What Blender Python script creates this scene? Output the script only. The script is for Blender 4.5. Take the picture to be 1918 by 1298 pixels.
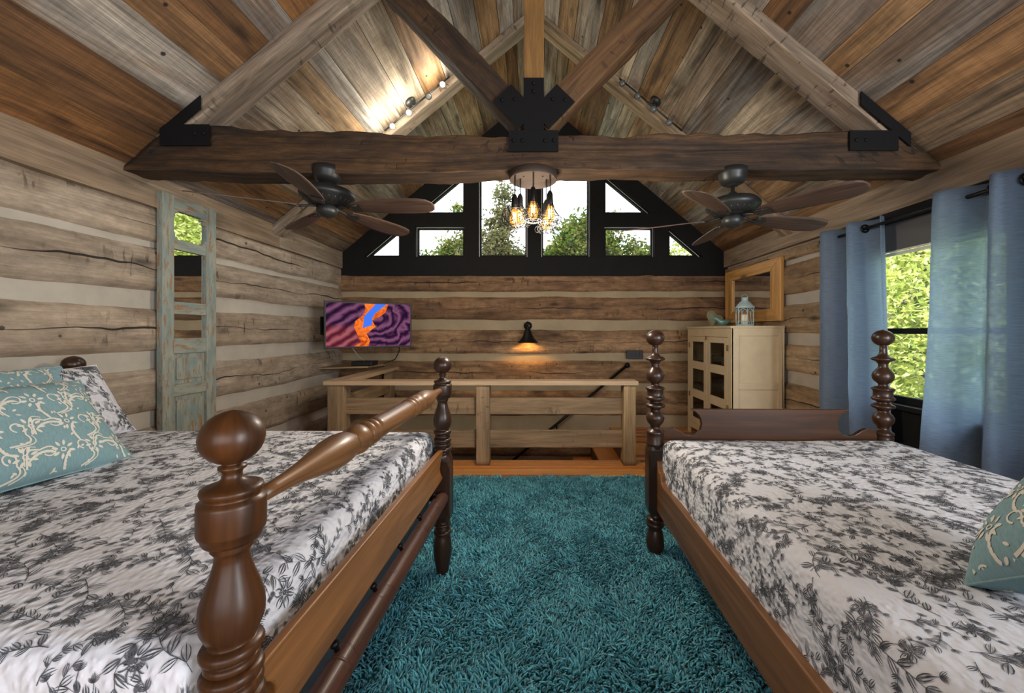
import bpy, math, random
import numpy as np
from mathutils import Vector, Matrix, noise
R = math.radians
PI = math.pi
rng = random.Random(7)
nr = np.random.default_rng(7)
scn = bpy.context.scene
COL = scn.collection
for o in list(bpy.data.objects):
    bpy.data.objects.remove(o)

# ------------------------------------------------------------------ camera
F = 740.0
CZ = 1.295
cd = bpy.data.cameras.new('camera')
cd.sensor_width = 36.0
cd.lens = F / 1918 * 36.0
cd.shift_x = -41 / 1918
cd.shift_y = -29 / 1918
cd.clip_start = 0.02
cd.clip_end = 200
cam = bpy.data.objects.new('camera', cd)
cam.location = (0, 0, CZ)
cam.rotation_euler = (PI / 2, 0, 0)
COL.objects.link(cam)
scn.camera = cam

# ------------------------------------------------------------------ world, sun, light, exposure
scn.view_settings.view_transform = 'Standard'
scn.view_settings.look = 'None'
scn.view_settings.gamma = 1
scn.view_settings.exposure = 0.33
scn.view_settings.use_curve_mapping = False
scn.cycles.use_denoising = True
scn.cycles.max_bounces = 8
scn.cycles.diffuse_bounces = 5
scn.cycles.transparent_max_bounces = 16
scn.cycles.sample_clamp_indirect = 6
scn.cycles.caustics_reflective = False
scn.cycles.caustics_refractive = False

world = bpy.data.worlds.new('sky')
scn.world = world
world.use_nodes = True
bg = world.node_tree.nodes['Background']
bg.inputs[0].default_value = (0.86, 0.92, 1.0, 1)
bg.inputs[1].default_value = 3.6


def light(name, kind, loc, power, color=(1, 1, 1), rot=None, aim=None, size=1, size_y=None, spot=None, blend=.5, spread=None):
    d = bpy.data.lights.new(name, kind)
    d.energy = power
    d.color = color
    if kind == 'AREA':
        d.size = size
        if size_y:
            d.shape = 'RECTANGLE'
            d.size_y = size_y
        if spread:
            d.spread = R(spread)
    elif kind == 'SUN':
        d.angle = R(size)
    else:
        d.shadow_soft_size = size
    if spot:
        d.spot_size = R(spot)
        d.spot_blend = blend
    o = bpy.data.objects.new(name, d)
    o.location = loc
    if aim is not None:
        o.rotation_euler = (Vector(aim) - Vector(loc)).to_track_quat('-Z', 'Y').to_euler()
    elif rot:
        o.rotation_euler = rot
    COL.objects.link(o)
    return o


light('sun', 'SUN', (0, 0, 20), 11, (1, .95, .85), aim=(7, 8.5, 6), size=2)
# two unseen area lights added behind the camera to brighten the room
light('rear_fill', 'AREA', (-.1, -2.35, 1.55), 76, (.98, .98, 1.0), aim=(-.1, 4.5, 2.9), size=3.4, size_y=1.7)
light('rear_side_fill', 'AREA', (2.5, -.3, 1.4), 165, (.95, .97, 1.0), aim=(-2.6, 3.0, 1.5), size=1.6, size_y=1.5)

# ------------------------------------------------------------------ mesh builder
class MB:
    def __init__(s):
        s.v = []; s.f = []; s.uv = []; s.r = []; s.m = []; s.s = []

    def face(s, idx, uvs, rnd=0, mat=0, smooth=False):
        s.f.append(tuple(idx)); s.uv.extend(uvs); s.r.append(rnd); s.m.append(mat); s.s.append(smooth)

    def pface(s, pts, L, rnd=0, mat=0):
        pts = [Vector(p) for p in pts]
        n = (pts[1] - pts[0]).cross(pts[2] - pts[0])
        if n.length < 1e-12 and len(pts) > 3:
            n = (pts[2] - pts[0]).cross(pts[3] - pts[0])
        n = n.normalized() if n.length > 0 else Vector((0, 0, 1))
        L = Vector(L)
        if abs(n.dot(L)) > .9:
            L = Vector((0, 0, 1)) if abs(n.z) < .8 else Vector((1, 0, 0))
        V = n.cross(L).normalized()
        if max(abs(V.x), abs(V.y), abs(V.z)) != max(V.x, V.y, V.z):
            V = -V
        b = len(s.v)
        s.v.extend([tuple(p) for p in pts])
        s.face(range(b, b + len(pts)), [(p.dot(L), p.dot(V)) for p in pts], rnd, mat)

    def hexa(s, p, L=(1, 0, 0), rnd=0, mat=0):
        """p: eight corners, 0-3 bottom (ccw from above), 4-7 top."""
        for q in ((3, 2, 1, 0), (4, 5, 6, 7), (0, 1, 5, 4), (1, 2, 6, 5), (2, 3, 7, 6), (3, 0, 4, 7)):
            s.pface([p[i] for i in q], L, rnd, mat)
        return s

    def box(s, x0, x1, y0, y1, z0, z1, L=(1, 0, 0), rnd=0, mat=0):
        return s.hexa([(x0, y0, z0), (x1, y0, z0), (x1, y1, z0), (x0, y1, z0),
                       (x0, y0, z1), (x1, y0, z1), (x1, y1, z1), (x0, y1, z1)], L, rnd, mat)

    def prism(s, poly, axis, a, b, L=(1, 0, 0), rnd=0, mat=0):
        """extrude a 2-D polygon along axis 'x','y' or 'z' between a and b."""
        def P(q, t):
            return {'x': (t, q[0], q[1]), 'y': (q[0], t, q[1]), 'z': (q[0], q[1], t)}[axis]
        s.pface([P(q, a) for q in reversed(poly)] if axis != 'y' else [P(q, a) for q in poly], L, rnd, mat)
        s.pface([P(q, b) for q in poly] if axis != 'y' else [P(q, b) for q in reversed(poly)], L, rnd, mat)
        n = len(poly)
        for i in range(n):
            j = (i + 1) % n
            qs = [P(poly[i], a), P(poly[j], a), P(poly[j], b), P(poly[i], b)]
            if axis == 'y':
                qs.reverse()
            s.pface(qs, L, rnd, mat)
        return s

    def rings(s, rings, closed=True, cap=True, rnd=0, mat=0, smooth=True, u0=0.0, flip=False):
        """rings: list of lists of points; quads between consecutive ones."""
        b = len(s.v)
        n = len(rings[0])
        us = [u0]
        for k in range(1, len(rings)):
            c0 = sum((Vector(p) for p in rings[k - 1]), Vector()) / n
            c1 = sum((Vector(p) for p in rings[k]), Vector()) / n
            us.append(us[-1] + max((c1 - c0).length, 1e-4))
        vs = [0.0]
        big = max(rings, key=lambda r: (Vector(r[0]) - Vector(r[n // 2])).length)
        for j in range(n):
            vs.append(vs[-1] + (Vector(big[(j + 1) % n]) - Vector(big[j])).length)
        for r in rings:
            s.v.extend([tuple(p) for p in r])
        m = n if closed else n - 1
        for k in range(len(rings) - 1):
            for j in range(m):
                j2 = (j + 1) % n
                q = [b + k * n + j, b + k * n + j2, b + (k + 1) * n + j2, b + (k + 1) * n + j]
                uv = [(us[k], vs[j]), (us[k], vs[j + 1]), (us[k + 1], vs[j + 1]), (us[k + 1], vs[j])]
                if flip:
                    q.reverse(); uv.reverse()
                s.face(q, uv, rnd, mat, smooth)
        if cap and closed:
            for k, rev in ((0, True), (len(rings) - 1, False)):
                idx = [b + k * n + j for j in range(n)]
                if rev != flip:
                    idx.reverse()
                s.face(idx, [(s.v[i][0], s.v[i][2]) for i in idx], rnd, mat, False)
        return s

    def lathe(s, prof, c=(0, 0, 0), axis=(0, 0, 1), seg=32, rnd=0, mat=0, cap=True):
        """prof: (radius, height along axis)."""
        A = Vector(axis).normalized()
        X = A.orthogonal().normalized()
        Y = A.cross(X)
        c = Vector(c)
        rs = []
        for r, h in prof:
            rs.append([c + A * h + (X * math.cos(2 * PI * j / seg) + Y * math.sin(2 * PI * j / seg)) * max(r, 1e-4) for j in range(seg)])
        return s.rings(rs, rnd=rnd, mat=mat, cap=cap)

    def tube(s, pts, r, seg=8, rnd=0, mat=0, cap=True):
        pts = [Vector(p) for p in pts]
        rs = []
        up = None
        for i, p in enumerate(pts):
            t = (pts[min(i + 1, len(pts) - 1)] - pts[max(i - 1, 0)]).normalized()
            if up is None:
                up = t.orthogonal().normalized()
            up = (up - t * up.dot(t))
            up = up.normalized() if up.length > 1e-6 else t.orthogonal().normalized()
            w = t.cross(up)
            rr = r[i] if isinstance(r, (list, tuple)) else r
            rs.append([p + (up * math.cos(2 * PI * j / seg) + w * math.sin(2 * PI * j / seg)) * rr for j in range(seg)])
        return s.rings(rs, rnd=rnd, mat=mat, cap=cap)

    def build(s, name, mats, parent=None, bevel=0, bseg=2, smooth_angle=None):
        me = bpy.data.meshes.new(name)
        me.from_pydata(s.v, [], s.f)
        uvl = me.uv_layers.new(name='UVMap')
        uvl.data.foreach_set('uv', np.array(s.uv, dtype=np.float32).ravel())
        a = me.attributes.new('rnd', 'FLOAT', 'FACE')
        a.data.foreach_set('value', np.array(s.r, dtype=np.float32))
        me.polygons.foreach_set('material_index', np.array(s.m, dtype=np.int32))
        me.polygons.foreach_set('use_smooth', np.array(s.s, dtype=bool))
        if not isinstance(mats, (list, tuple)):
            mats = [mats]
        for m in mats:
            me.materials.append(m)
        me.update()
        o = bpy.data.objects.new(name, me)
        COL.objects.link(o)
        if parent:
            o.parent = parent
        if bevel:
            w = o.modifiers.new('weld', 'WELD')
            w.merge_threshold = 1e-5
            b = o.modifiers.new('bevel', 'BEVEL')
            b.width = bevel; b.segments = bseg; b.limit_method = 'ANGLE'; b.angle_limit = R(35)
        return o


def tag(o, label=None, cat=None, group=None, kind=None):
    if label: o['label'] = label
    if cat: o['category'] = cat
    if group: o['group'] = group
    if kind: o['kind'] = kind
    return o


def empty(name, loc=(0, 0, 0), rz=0, label=None, cat=None, group=None):
    o = bpy.data.objects.new(name, None)
    o.location = loc
    o.rotation_euler = (0, 0, rz)
    o.empty_display_size = .1
    COL.objects.link(o)
    return tag(o, label, cat, group)


def copy_tree(o, parent=None):
    c = o.copy()
    COL.objects.link(c)
    if parent: c.parent = parent
    for ch in [x for x in bpy.data.objects if x.parent == o]:
        copy_tree(ch, c)
    return c


def fast_mesh(name, V, Q, mats, rnd=None, parent=None, smooth=False):
    """V (n,3) array, Q (m,4) array of quads."""
    me = bpy.data.meshes.new(name)
    me.vertices.add(len(V)); me.vertices.foreach_set('co', V.astype(np.float32).ravel())
    me.loops.add(Q.size); me.loops.foreach_set('vertex_index', Q.astype(np.int32).ravel())
    me.polygons.add(len(Q))
    me.polygons.foreach_set('loop_start', (np.arange(len(Q)) * 4).astype(np.int32))
    me.polygons.foreach_set('loop_total', np.full(len(Q), 4, dtype=np.int32))
    if smooth:
        me.polygons.foreach_set('use_smooth', np.ones(len(Q), dtype=bool))
    me.update(calc_edges=True)
    if rnd is not None:
        a = me.attributes.new('rnd', 'FLOAT', 'FACE')
        a.data.foreach_set('value', rnd.astype(np.float32))
    for m in (mats if isinstance(mats, (list, tuple)) else [mats]):
        me.materials.append(m)
    o = bpy.data.objects.new(name, me)
    COL.objects.link(o)
    if parent: o.parent = parent
    return o

# ------------------------------------------------------------------ node materials
class NT:
    def __init__(s, name):
        s.mat = bpy.data.materials.new(name)
        s.mat.use_nodes = True
        s.nt = s.mat.node_tree
        s.nt.nodes.clear()
        s.out = s.nt.nodes.new('ShaderNodeOutputMaterial')

    def n(s, t, ins=None, **kw):
        nd = s.nt.nodes.new('ShaderNode' + t)
        for k, v in kw.items():
            setattr(nd, k, v)
        for k, v in (ins or {}).items():
            s.set(nd.inputs[k], v)
        return nd

    def set(s, sock, v):
        if isinstance(v, bpy.types.NodeSocket):
            s.nt.links.new(v, sock)
        elif isinstance(v, bpy.types.Node):
            s.nt.links.new(v.outputs[0], sock)
        else:
            if isinstance(v, (tuple, list)) and sock.type == 'RGBA' and len(v) == 3:
                v = (*v, 1)
            sock.default_value = v

    def math(s, op, a, b=0.0, c=None, clamp=False):
        nd = s.n('Math', {0: a, 1: b}, operation=op)
        if c is not None: s.set(nd.inputs[2], c)
        nd.use_clamp = clamp
        return nd.outputs[0]

    def mul(s, a, b): return s.math('MULTIPLY', a, b)
    def add(s, a, b): return s.math('ADD', a, b)

    def maprange(s, v, a, b, c=0.0, d=1.0, smooth=False):
        nd = s.n('MapRange', {'Value': v, 'From Min': a, 'From Max': b, 'To Min': c, 'To Max': d})
        if smooth: nd.interpolation_type = 'SMOOTHSTEP'
        return nd.outputs[0]

    def mix(s, fac, a, b, blend='MIX'):
        nd = s.nt.nodes.new('ShaderNodeMix')
        nd.data_type = 'RGBA'; nd.blend_type = blend
        s.set(nd.inputs[0], fac); s.set(nd.inputs[6], a); s.set(nd.inputs[7], b)
        return nd.outputs[2]

    def ramp(s, fac, stops, interp='LINEAR'):
        nd = s.n('ValToRGB', {0: fac})
        cr = nd.color_ramp
        cr.interpolation = interp
        while len(cr.elements) < len(stops): cr.elements.new(.5)
        for e, (p, c) in zip(cr.elements, stops):
            e.position = p
            e.color = (*c, 1) if len(c) == 3 else c
        return nd.outputs[0]

    def noise(s, vec, scale=1.0, detail=4.0, rough=.55, dist=0.0, out=0):
        return s.n('TexNoise', {'Vector': vec, 'Scale': scale, 'Detail': detail, 'Roughness': rough, 'Distortion': dist}).outputs[out]

    def vec(s, x, y, z=0.0):
        return s.n('CombineXYZ', {0: x, 1: y, 2: z}).outputs[0]

    def bump(s, h, strength=.3, dist=.01, normal=None):
        nd = s.n('Bump', {'Height': h, 'Strength': strength, 'Distance': dist})
        if normal is not None: s.set(nd.inputs['Normal'], normal)
        return nd.outputs[0]

    def bsdf(s, color, rough=.6, metal=0.0, coat=0.0, normal=None, **kw):
        b = s.n('BsdfPrincipled', {'Base Color': color, 'Roughness': rough, 'Metallic': metal, 'Coat Weight': coat})
        if normal is not None: s.set(b.inputs['Normal'], normal)
        for k, v in kw.items():
            s.set(b.inputs[k], v)
        return b

    def finish(s, sh):
        s.set(s.out.inputs[0], sh)
        return s.mat


def wood(name, pal, contrast=.5, fine=.35, rough=.7, coat=0.0, patch=None, patch_amt=.0, knots=True, crack=0.0, mott=0.0,
         marks=0.0, bump=.35, gscale=1.0, holes=0.0, saw=0.0):
    """pal: colours picked per piece by the face attribute rnd."""
    t = NT(name)
    uv = t.n('UVMap', uv_map='UVMap').outputs[0]
    sp = t.n('SeparateXYZ', {0: uv})
    u, v = sp.outputs[0], sp.outputs[1]
    rnd = t.n('Attribute', attribute_name='rnd').outputs['Fac']
    off = t.mul(rnd, 57.3)
    uo = t.add(u, off)
    vo = t.add(v, t.mul(rnd, 23.1))
    g1 = t.noise(t.vec(t.mul(uo, .9 * gscale), t.mul(vo, 11 * gscale), off), 1, 5, .6, 1.4)
    g2 = t.noise(t.vec(t.mul(uo, 5 * gscale), t.mul(vo, 170 * gscale), off), 1, 3, .6, .3)
    g3 = t.noise(t.vec(t.mul(uo, 1.1), t.mul(vo, 3.5), off), 1, 4, .6, .8)
    n = len(pal)
    base = t.ramp(t.math('FRACT', t.mul(rnd, 1.0)), [(i / n, c) for i, c in enumerate(pal)], 'CONSTANT') if n > 1 else pal[0]
    if patch:
        base = t.mix(t.mul(t.maprange(g3, .42, .68), patch_amt), base, patch)
    k1 = t.maprange(g1, .3, .7, 1 - contrast, 1 + contrast * .55)
    k2 = t.maprange(g2, .3, .7, 1 - fine, 1 + fine * .5)
    kk = t.mul(k1, k2)
    if saw:
        wv = t.noise(t.vec(t.mul(uo, 55), t.mul(vo, 3), off), 1, 2, .5, .4)
        kk = t.mul(kk, t.maprange(wv, .35, .6, 1 - saw, 1))
    if mott:
        m1 = t.noise(t.vec(t.mul(uo, 7), t.mul(vo, 16), off), 1, 6, .75)
        kk = t.mul(kk, t.maprange(m1, .3, .7, 1 - mott, 1 + mott * .6))
    hgt = t.add(t.mul(g2, .5), t.mul(g1, .8))
    if knots:
        vo_ = t.n('TexVoronoi', {'Vector': t.vec(t.mul(uo, 1.4), t.mul(vo, 4.3), off), 'Scale': 1.0, 'Randomness': 1.0}, voronoi_dimensions='3D').outputs['Distance']
        kk = t.mul(kk, t.maprange(vo_, .05, .16, .3, 1))
    if holes:
        vh = t.n('TexVoronoi', {'Vector': t.vec(t.mul(uo, 5), t.mul(vo, 5), off), 'Scale': 1.0}, voronoi_dimensions='3D').outputs['Distance']
        hh = t.maprange(vh, .05, .075, 1 - holes, 1)
        kk = t.mul(kk, hh)
        hgt = t.add(hgt, hh)
    if crack:
        w = t.noise(t.vec(t.mul(uo, 1.3), off, 0), 1, 3, .6)
        path = t.math('ABSOLUTE', t.math('SUBTRACT', v, t.mul(t.math('SUBTRACT', w, .5), .16)))
        wd = t.maprange(t.noise(t.vec(t.mul(uo, .8), t.add(off, 9), 0), 1, 2), .42, .62, -.002, .0055)
        cm = t.maprange(t.math('SUBTRACT', path, wd), 0, .003, 1 - crack, 1)
        kk = t.mul(kk, cm)
        hgt = t.add(hgt, t.mul(cm, 2.5))
    if marks:
        am = t.noise(t.vec(t.mul(uo, 26), t.mul(vo, 7), off), 1, 2, .5, .6)
        gate = t.maprange(t.noise(t.vec(t.mul(uo, 1.7), t.mul(vo, 4), t.add(off, 3)), 1, 2), .5, .62)
        mk = t.mul(t.maprange(am, .60, .66), gate)
        kk = t.mul(kk, t.math('SUBTRACT', 1, t.mul(mk, marks)))
        hgt = t.math('SUBTRACT', hgt, mk)
    c = t.mix(1.0, base, t.n('CombineColor', {0: kk, 1: kk, 2: kk}).outputs[0], 'MULTIPLY')
    nm = t.bump(hgt, bump, .004)
    rr = t.maprange(g1, .3, .7, rough + .08, rough - .08)
    b = t.bsdf(c, rr, coat=coat, normal=nm)
    b.inputs['Coat Roughness'].default_value = .25
    return t.finish(b)


def plain(name, col, rough=.5, metal=0.0, coat=0.0, var=0.0, vs=8.0, bump=0.0, bs=60.0):
    t = NT(name)
    tc = t.n('TexCoord').outputs['Object']
    c = col
    if var:
        nz = t.noise(tc, vs, 4, .6)
        k = t.maprange(nz, .3, .7, 1 - var, 1 + var)
        c = t.mix(1.0, (*col, 1), t.n('CombineColor', {0: k, 1: k, 2: k}).outputs[0], 'MULTIPLY')
    nm = t.bump(t.noise(tc, bs, 3, .6), bump, .004) if bump else None
    return t.finish(t.bsdf(c, rough, metal, coat, nm))


def emit(name, col, strength):
    t = NT(name)
    return t.finish(t.n('Emission', {'Color': (*col, 1), 'Strength': strength}))


GREY1, GREY2, TAN, ORANGE, BROWN, DARK, PALE = (.38, .345, .295), (.22, .20, .18), (.45, .30, .165), (.25, .115, .038), (.165, .08, .032), (.13, .07, .035), (.54, .45, .33)
M = {}
M['ceil'] = wood('barn_board_ceiling', [GREY1, TAN, GREY2, (.33, .18, .08), PALE, GREY1, ORANGE, (.24, .18, .12), (.35, .21, .10), BROWN, (.19, .17, .15), (.38, .31, .23)],
                 contrast=.72, fine=.5, patch=(.17, .085, .03), patch_amt=.7, holes=.9, saw=.12, rough=.75)
M['log_l'] = wood('hewn_log_grey', [(.43, .355, .27), (.40, .32, .235), (.46, .38, .30)], contrast=.28, fine=.2, mott=.38, patch=(.25, .18, .12), patch_amt=.7,
                  crack=.93, marks=.6, holes=.8, rough=.85, gscale=.7)
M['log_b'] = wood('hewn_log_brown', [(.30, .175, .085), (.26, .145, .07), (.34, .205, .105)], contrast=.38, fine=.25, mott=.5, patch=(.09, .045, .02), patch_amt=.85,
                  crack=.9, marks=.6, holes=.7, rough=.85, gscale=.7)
M['log_r'] = wood('hewn_log_tan', [(.42, .30, .18), (.38, .26, .15), (.45, .33, .21)], contrast=.38, fine=.25, mott=.4, patch=(.20, .11, .05), patch_amt=.7,
                  crack=.9, marks=.7, holes=.8, rough=.85, gscale=.7)
M['beam'] = wood('hand_hewn_dark_beam', [(.050, .026, .011), (.056, .028, .012)], contrast=.75, fine=.4, mott=.6, patch=(.15, .07, .018), patch_amt=.55, marks=.7, crack=.7, rough=.8, bump=.6)
M['beam_o'] = wood('hewn_strut_amber', [(.15, .075, .028)], contrast=.7, fine=.3, patch=(.07, .04, .02), patch_amt=.7, marks=.6, rough=.75, bump=.6)
M['post_y'] = wood('king_post_yellow_pine', [(.27, .14, .04)], contrast=.4, fine=.3, patch=(.15, .08, .03), patch_amt=.5, rough=.7)
M['rafter'] = wood('weathered_rafter', [(.40, .33, .25), (.37, .29, .21), (.36, .27, .17)], contrast=.6, fine=.35, patch=(.18, .11, .06), patch_amt=.6, marks=.6, rough=.8)
M['plate_t'] = wood('top_plate_board', [(.34, .25, .165), (.33, .21, .12), (.36, .29, .21)], contrast=.45, fine=.25, patch=(.16, .11, .07), patch_amt=.6, rough=.8, holes=.5)
M['rail'] = wood('railing_oak_weathered', [(.33, .22, .115), (.28, .185, .10), (.36, .24, .12)], contrast=.4, fine=.3, patch=(.15, .10, .06), patch_amt=.5, marks=.4, rough=.75)
M['rail_top'] = wood('railing_cap_pale', [(.46, .32, .19)], contrast=.2, fine=.15, rough=.55)
M['floor'] = wood('orange_hardwood', [(.60, .27, .07), (.50, .20, .055), (.68, .36, .11), (.28, .085, .03), (.62, .31, .09), (.55, .25, .075)], contrast=.25, fine=.15, rough=.32, coat=.3, knots=False, bump=.08)
M['bed'] = wood('polished_walnut', [(.064, .022, .0055)], contrast=.75, fine=.15, rough=.42, coat=.1, knots=False, bump=.05)
M['bed_d'] = wood('dark_turned_walnut', [(.036, .015, .007)], contrast=.6, fine=.2, rough=.38, coat=.3, knots=False, bump=.06)
M['bed_o'] = wood('amber_board', [(.26, .105, .028)], contrast=.55, fine=.15, rough=.4, coat=.25, knots=False, bump=.05)
M['bed_r'] = wood('rubbed_brown_rail', [(.19, .085, .030)], contrast=.6, fine=.2, rough=.42, coat=.2, knots=False, bump=.06)
M['roller'] = wood('worn_reddish_roller', [(.085, .032, .018)], contrast=.45, fine=.3, rough=.45, coat=.1, patch=(.07, .03, .02), patch_amt=.6, marks=.3, knots=False)
M['mframe'] = wood('honey_pine_frame', [(.66, .35, .11), (.72, .40, .13)], contrast=.45, fine=.15, rough=.45, coat=.15)
M['blade'] = wood('walnut_fan_blade', [(.085, .05, .036)], contrast=.75, fine=.2, rough=.5, knots=False, bump=.04, gscale=1.4)
M['black'] = plain('black_painted_trim', (.008, .0076, .0074), .75, var=.15)
M['steel'] = plain('black_steel_plate', (.007, .007, .0075), .7, .1)
M['bronze'] = plain('oil_rubbed_bronze', (.030, .032, .032), .42, .5)
M['iron'] = plain('black_iron', (.012, .012, .012), .4, .6)
M['whiteframe'] = plain('pale_window_bead', (.62, .62, .6), .4)
for k_, v_ in (('bed', .3), ('bed_d', .3), ('roller', .3), ('bed_r', .35), ('black', .2), ('steel', .2)):
    for n_ in M[k_].node_tree.nodes:
        if n_.type == 'BSDF_PRINCIPLED': n_.inputs['Specular IOR Level'].default_value = v_
M['chink'] = plain('mortar_chinking', (.44, .405, .345), .95, var=.12, vs=4, bump=.3, bs=30)
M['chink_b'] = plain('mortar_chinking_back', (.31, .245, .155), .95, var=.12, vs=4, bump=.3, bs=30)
M['plaster'] = plain('stair_well_plaster', (.30, .26, .2), .9, var=.1)
M['cream'] = plain('cream_painted_wood', (.60, .49, .315), .5, var=.08, vs=5, bump=.08)
M['brass'] = plain('aged_brass', (.35, .25, .12), .4, .8)
M['cabin'] = plain('cabinet_inside', (.07, .055, .04), .8)
M['shade'] = plain('grey_roller_shade', (.10, .10, .105), .8, bump=.1, bs=200)
M['boxspring'] = plain('pale_box_spring_cloth', (.42, .41, .47), .9, bump=.2, bs=150)
M['grass'] = plain('lawn', (.26, .29, .16), 1, var=.3, vs=1)
M['bark'] = plain('tree_bark', (.12, .10, .08), 1, var=.3)
M['ceramic'] = plain('teal_ceramic', (.11, .22, .20), .3, coat=.4)
M['lantern'] = plain('pale_blue_enamel', (.36, .47, .47), .5, var=.15, vs=20)
M['candle'] = plain('candle_wax', (.8, .74, .6), .6)
M['blackplastic'] = plain('black_plastic', (.006, .006, .007), .55)
M['brownplank'] = plain('dark_stair_board', (.06, .035, .02), .7, var=.2)


def m_mirror():
    t = NT('mirror_glass')
    return t.finish(t.bsdf((.78, .8, .8), .015, 1.0))


def m_glass(name='window_glass', refl=.06, tint=(.97, .98, .98)):
    t = NT(name)
    tr = t.n('BsdfTransparent', {0: tint})
    gl = t.n('BsdfGlossy', {'Color': (.9, .9, .9), 'Roughness': .02})
    mx = t.n('MixShader', {0: refl, 1: tr.outputs[0], 2: gl.outputs[0]})
    return t.finish(mx)


def m_leaf(name, cols, trans=.55):
    t = NT(name)
    rnd = t.n('Attribute', attribute_name='rnd').outputs['Fac']
    n = len(cols)
    c = t.ramp(rnd, [(i / (n - 1), c) for i, c in enumerate(cols)])
    d = t.n('BsdfDiffuse', {'Color': c})
    tr = t.n('BsdfTranslucent', {'Color': c})
    return t.finish(t.n('MixShader', {0: trans, 1: d.outputs[0], 2: tr.outputs[0]}))


def m_curtain():
    t = NT('blue_slub_curtain')
    uv = t.n('UVMap', uv_map='UVMap').outputs[0]
    sp = t.n('SeparateXYZ', {0: uv})
    s1 = t.noise(t.vec(t.mul(sp.outputs[0], 14), t.mul(sp.outputs[1], 420), 0), 1, 3, .6)
    k = t.maprange(s1, .35, .65, .8, 1.15)
    c = t.mix(1.0, (.33, .43, .57, 1), t.n('CombineColor', {0: k, 1: k, 2: k}).outputs[0], 'MULTIPLY')
    nm = t.bump(s1, .15, .002)
    d = t.bsdf(c, .55, normal=nm)
    d.inputs['Sheen Weight'].default_value = .35
    tr = t.n('BsdfTranslucent', {'Color': t.mix(1.0, c, (1.5, 1.45, 1.4, 1), 'MULTIPLY')})
    m1 = t.n('MixShader', {0: .62, 1: d.outputs[0], 2: tr.outputs[0]})
    tp = t.n('BsdfTransparent', {0: (.75, .85, .9, 1)})
    m2 = t.n('MixShader', {0: .30, 1: m1.outputs[0], 2: tp.outputs[0]})
    return t.finish(m2)


def m_quilt(name, col):
    t = NT(name)
    uv = t.n('UVMap', uv_map='UVMap').outputs[0]
    w = t.noise(uv, 14, 2, .5, 0, out=1)
    vv = t.n('VectorMath', {0: uv, 1: t.n('VectorMath', {0: w, 1: (.02, .02, 0)}, operation='MULTIPLY').outputs[0]}, operation='ADD').outputs[0]
    vor = t.n('TexVoronoi', {'Vector': t.n('VectorMath', {0: vv, 1: (1.25, 1, 1)}, operation='MULTIPLY').outputs[0], 'Scale': 62}, feature='SMOOTH_F1').outputs['Distance']
    n2 = t.noise(uv, 120, 3, .6)
    h = t.add(t.mul(t.maprange(vor, 0, .75, 1, 0), 1.0), t.mul(n2, .12))
    nm = t.bump(h, .55, .008)
    b = t.bsdf(col, .9, normal=nm)
    return t.finish(b)


def m_ink(name, col):
    t = NT(name)
    tc = t.n('TexCoord').outputs['Object']
    nz = t.noise(tc, 90, 2, .5)
    c = t.mix(t.maprange(nz, .35, .65), (*[x * .6 for x in col], 1), (*[x * 2.2 for x in col], 1))
    return t.finish(t.bsdf(c, .9))


def m_cloth(name, col, var=.12, bump=.25):
    t = NT(name)
    uv = t.n('UVMap', uv_map='UVMap').outputs[0]
    sp = t.n('SeparateXYZ', {0: uv})
    n1 = t.noise(t.vec(t.mul(sp.outputs[0], 260), t.mul(sp.outputs[1], 60), 0), 1, 2)
    k = t.maprange(n1, .3, .7, 1 - var, 1 + var)
    c = t.mix(1.0, (*col, 1), t.n('CombineColor', {0: k, 1: k, 2: k}).outputs[0], 'MULTIPLY')
    return t.finish(t.bsdf(c, .9, normal=t.bump(n1, bump, .002)))


def m_rug(name, lo, hi):
    t = NT(name)
    rnd = t.n('Attribute', attribute_name='rnd').outputs['Fac']
    tc = t.n('TexCoord').outputs['Object']
    nz = t.noise(tc, 3.5, 3, .6)
    f = t.math('ADD', t.mul(rnd, .65), t.mul(nz, .35))
    c = t.mix(f, lo, hi)
    b = t.bsdf(c, .75)
    b.inputs['Sheen Weight'].default_value = .15
    return t.finish(b)


def m_distress(name, paint, under, amt=.5):
    t = NT(name)
    uv = t.n('UVMap', uv_map='UVMap').outputs[0]
    sp = t.n('SeparateXYZ', {0: uv})
    rnd = t.n('Attribute', attribute_name='rnd').outputs['Fac']
    n1 = t.noise(t.vec(t.mul(sp.outputs[0], 9), t.mul(sp.outputs[1], 45), t.mul(rnd, 30)), 1, 5, .65, .5)
    n2 = t.noise(t.vec(t.mul(sp.outputs[0], 5), t.mul(sp.outputs[1], 18), t.mul(rnd, 60)), 1, 4, .6)
    c = t.mix(t.maprange(n2, .4, .6), paint, (paint[0] * .62, paint[1] * .8, paint[2] * .92, 1))
    c = t.mix(t.maprange(n1, amt, amt + .06), c, under)
    return t.finish(t.bsdf(c, .7, normal=t.bump(n1, .3, .003)))


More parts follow.
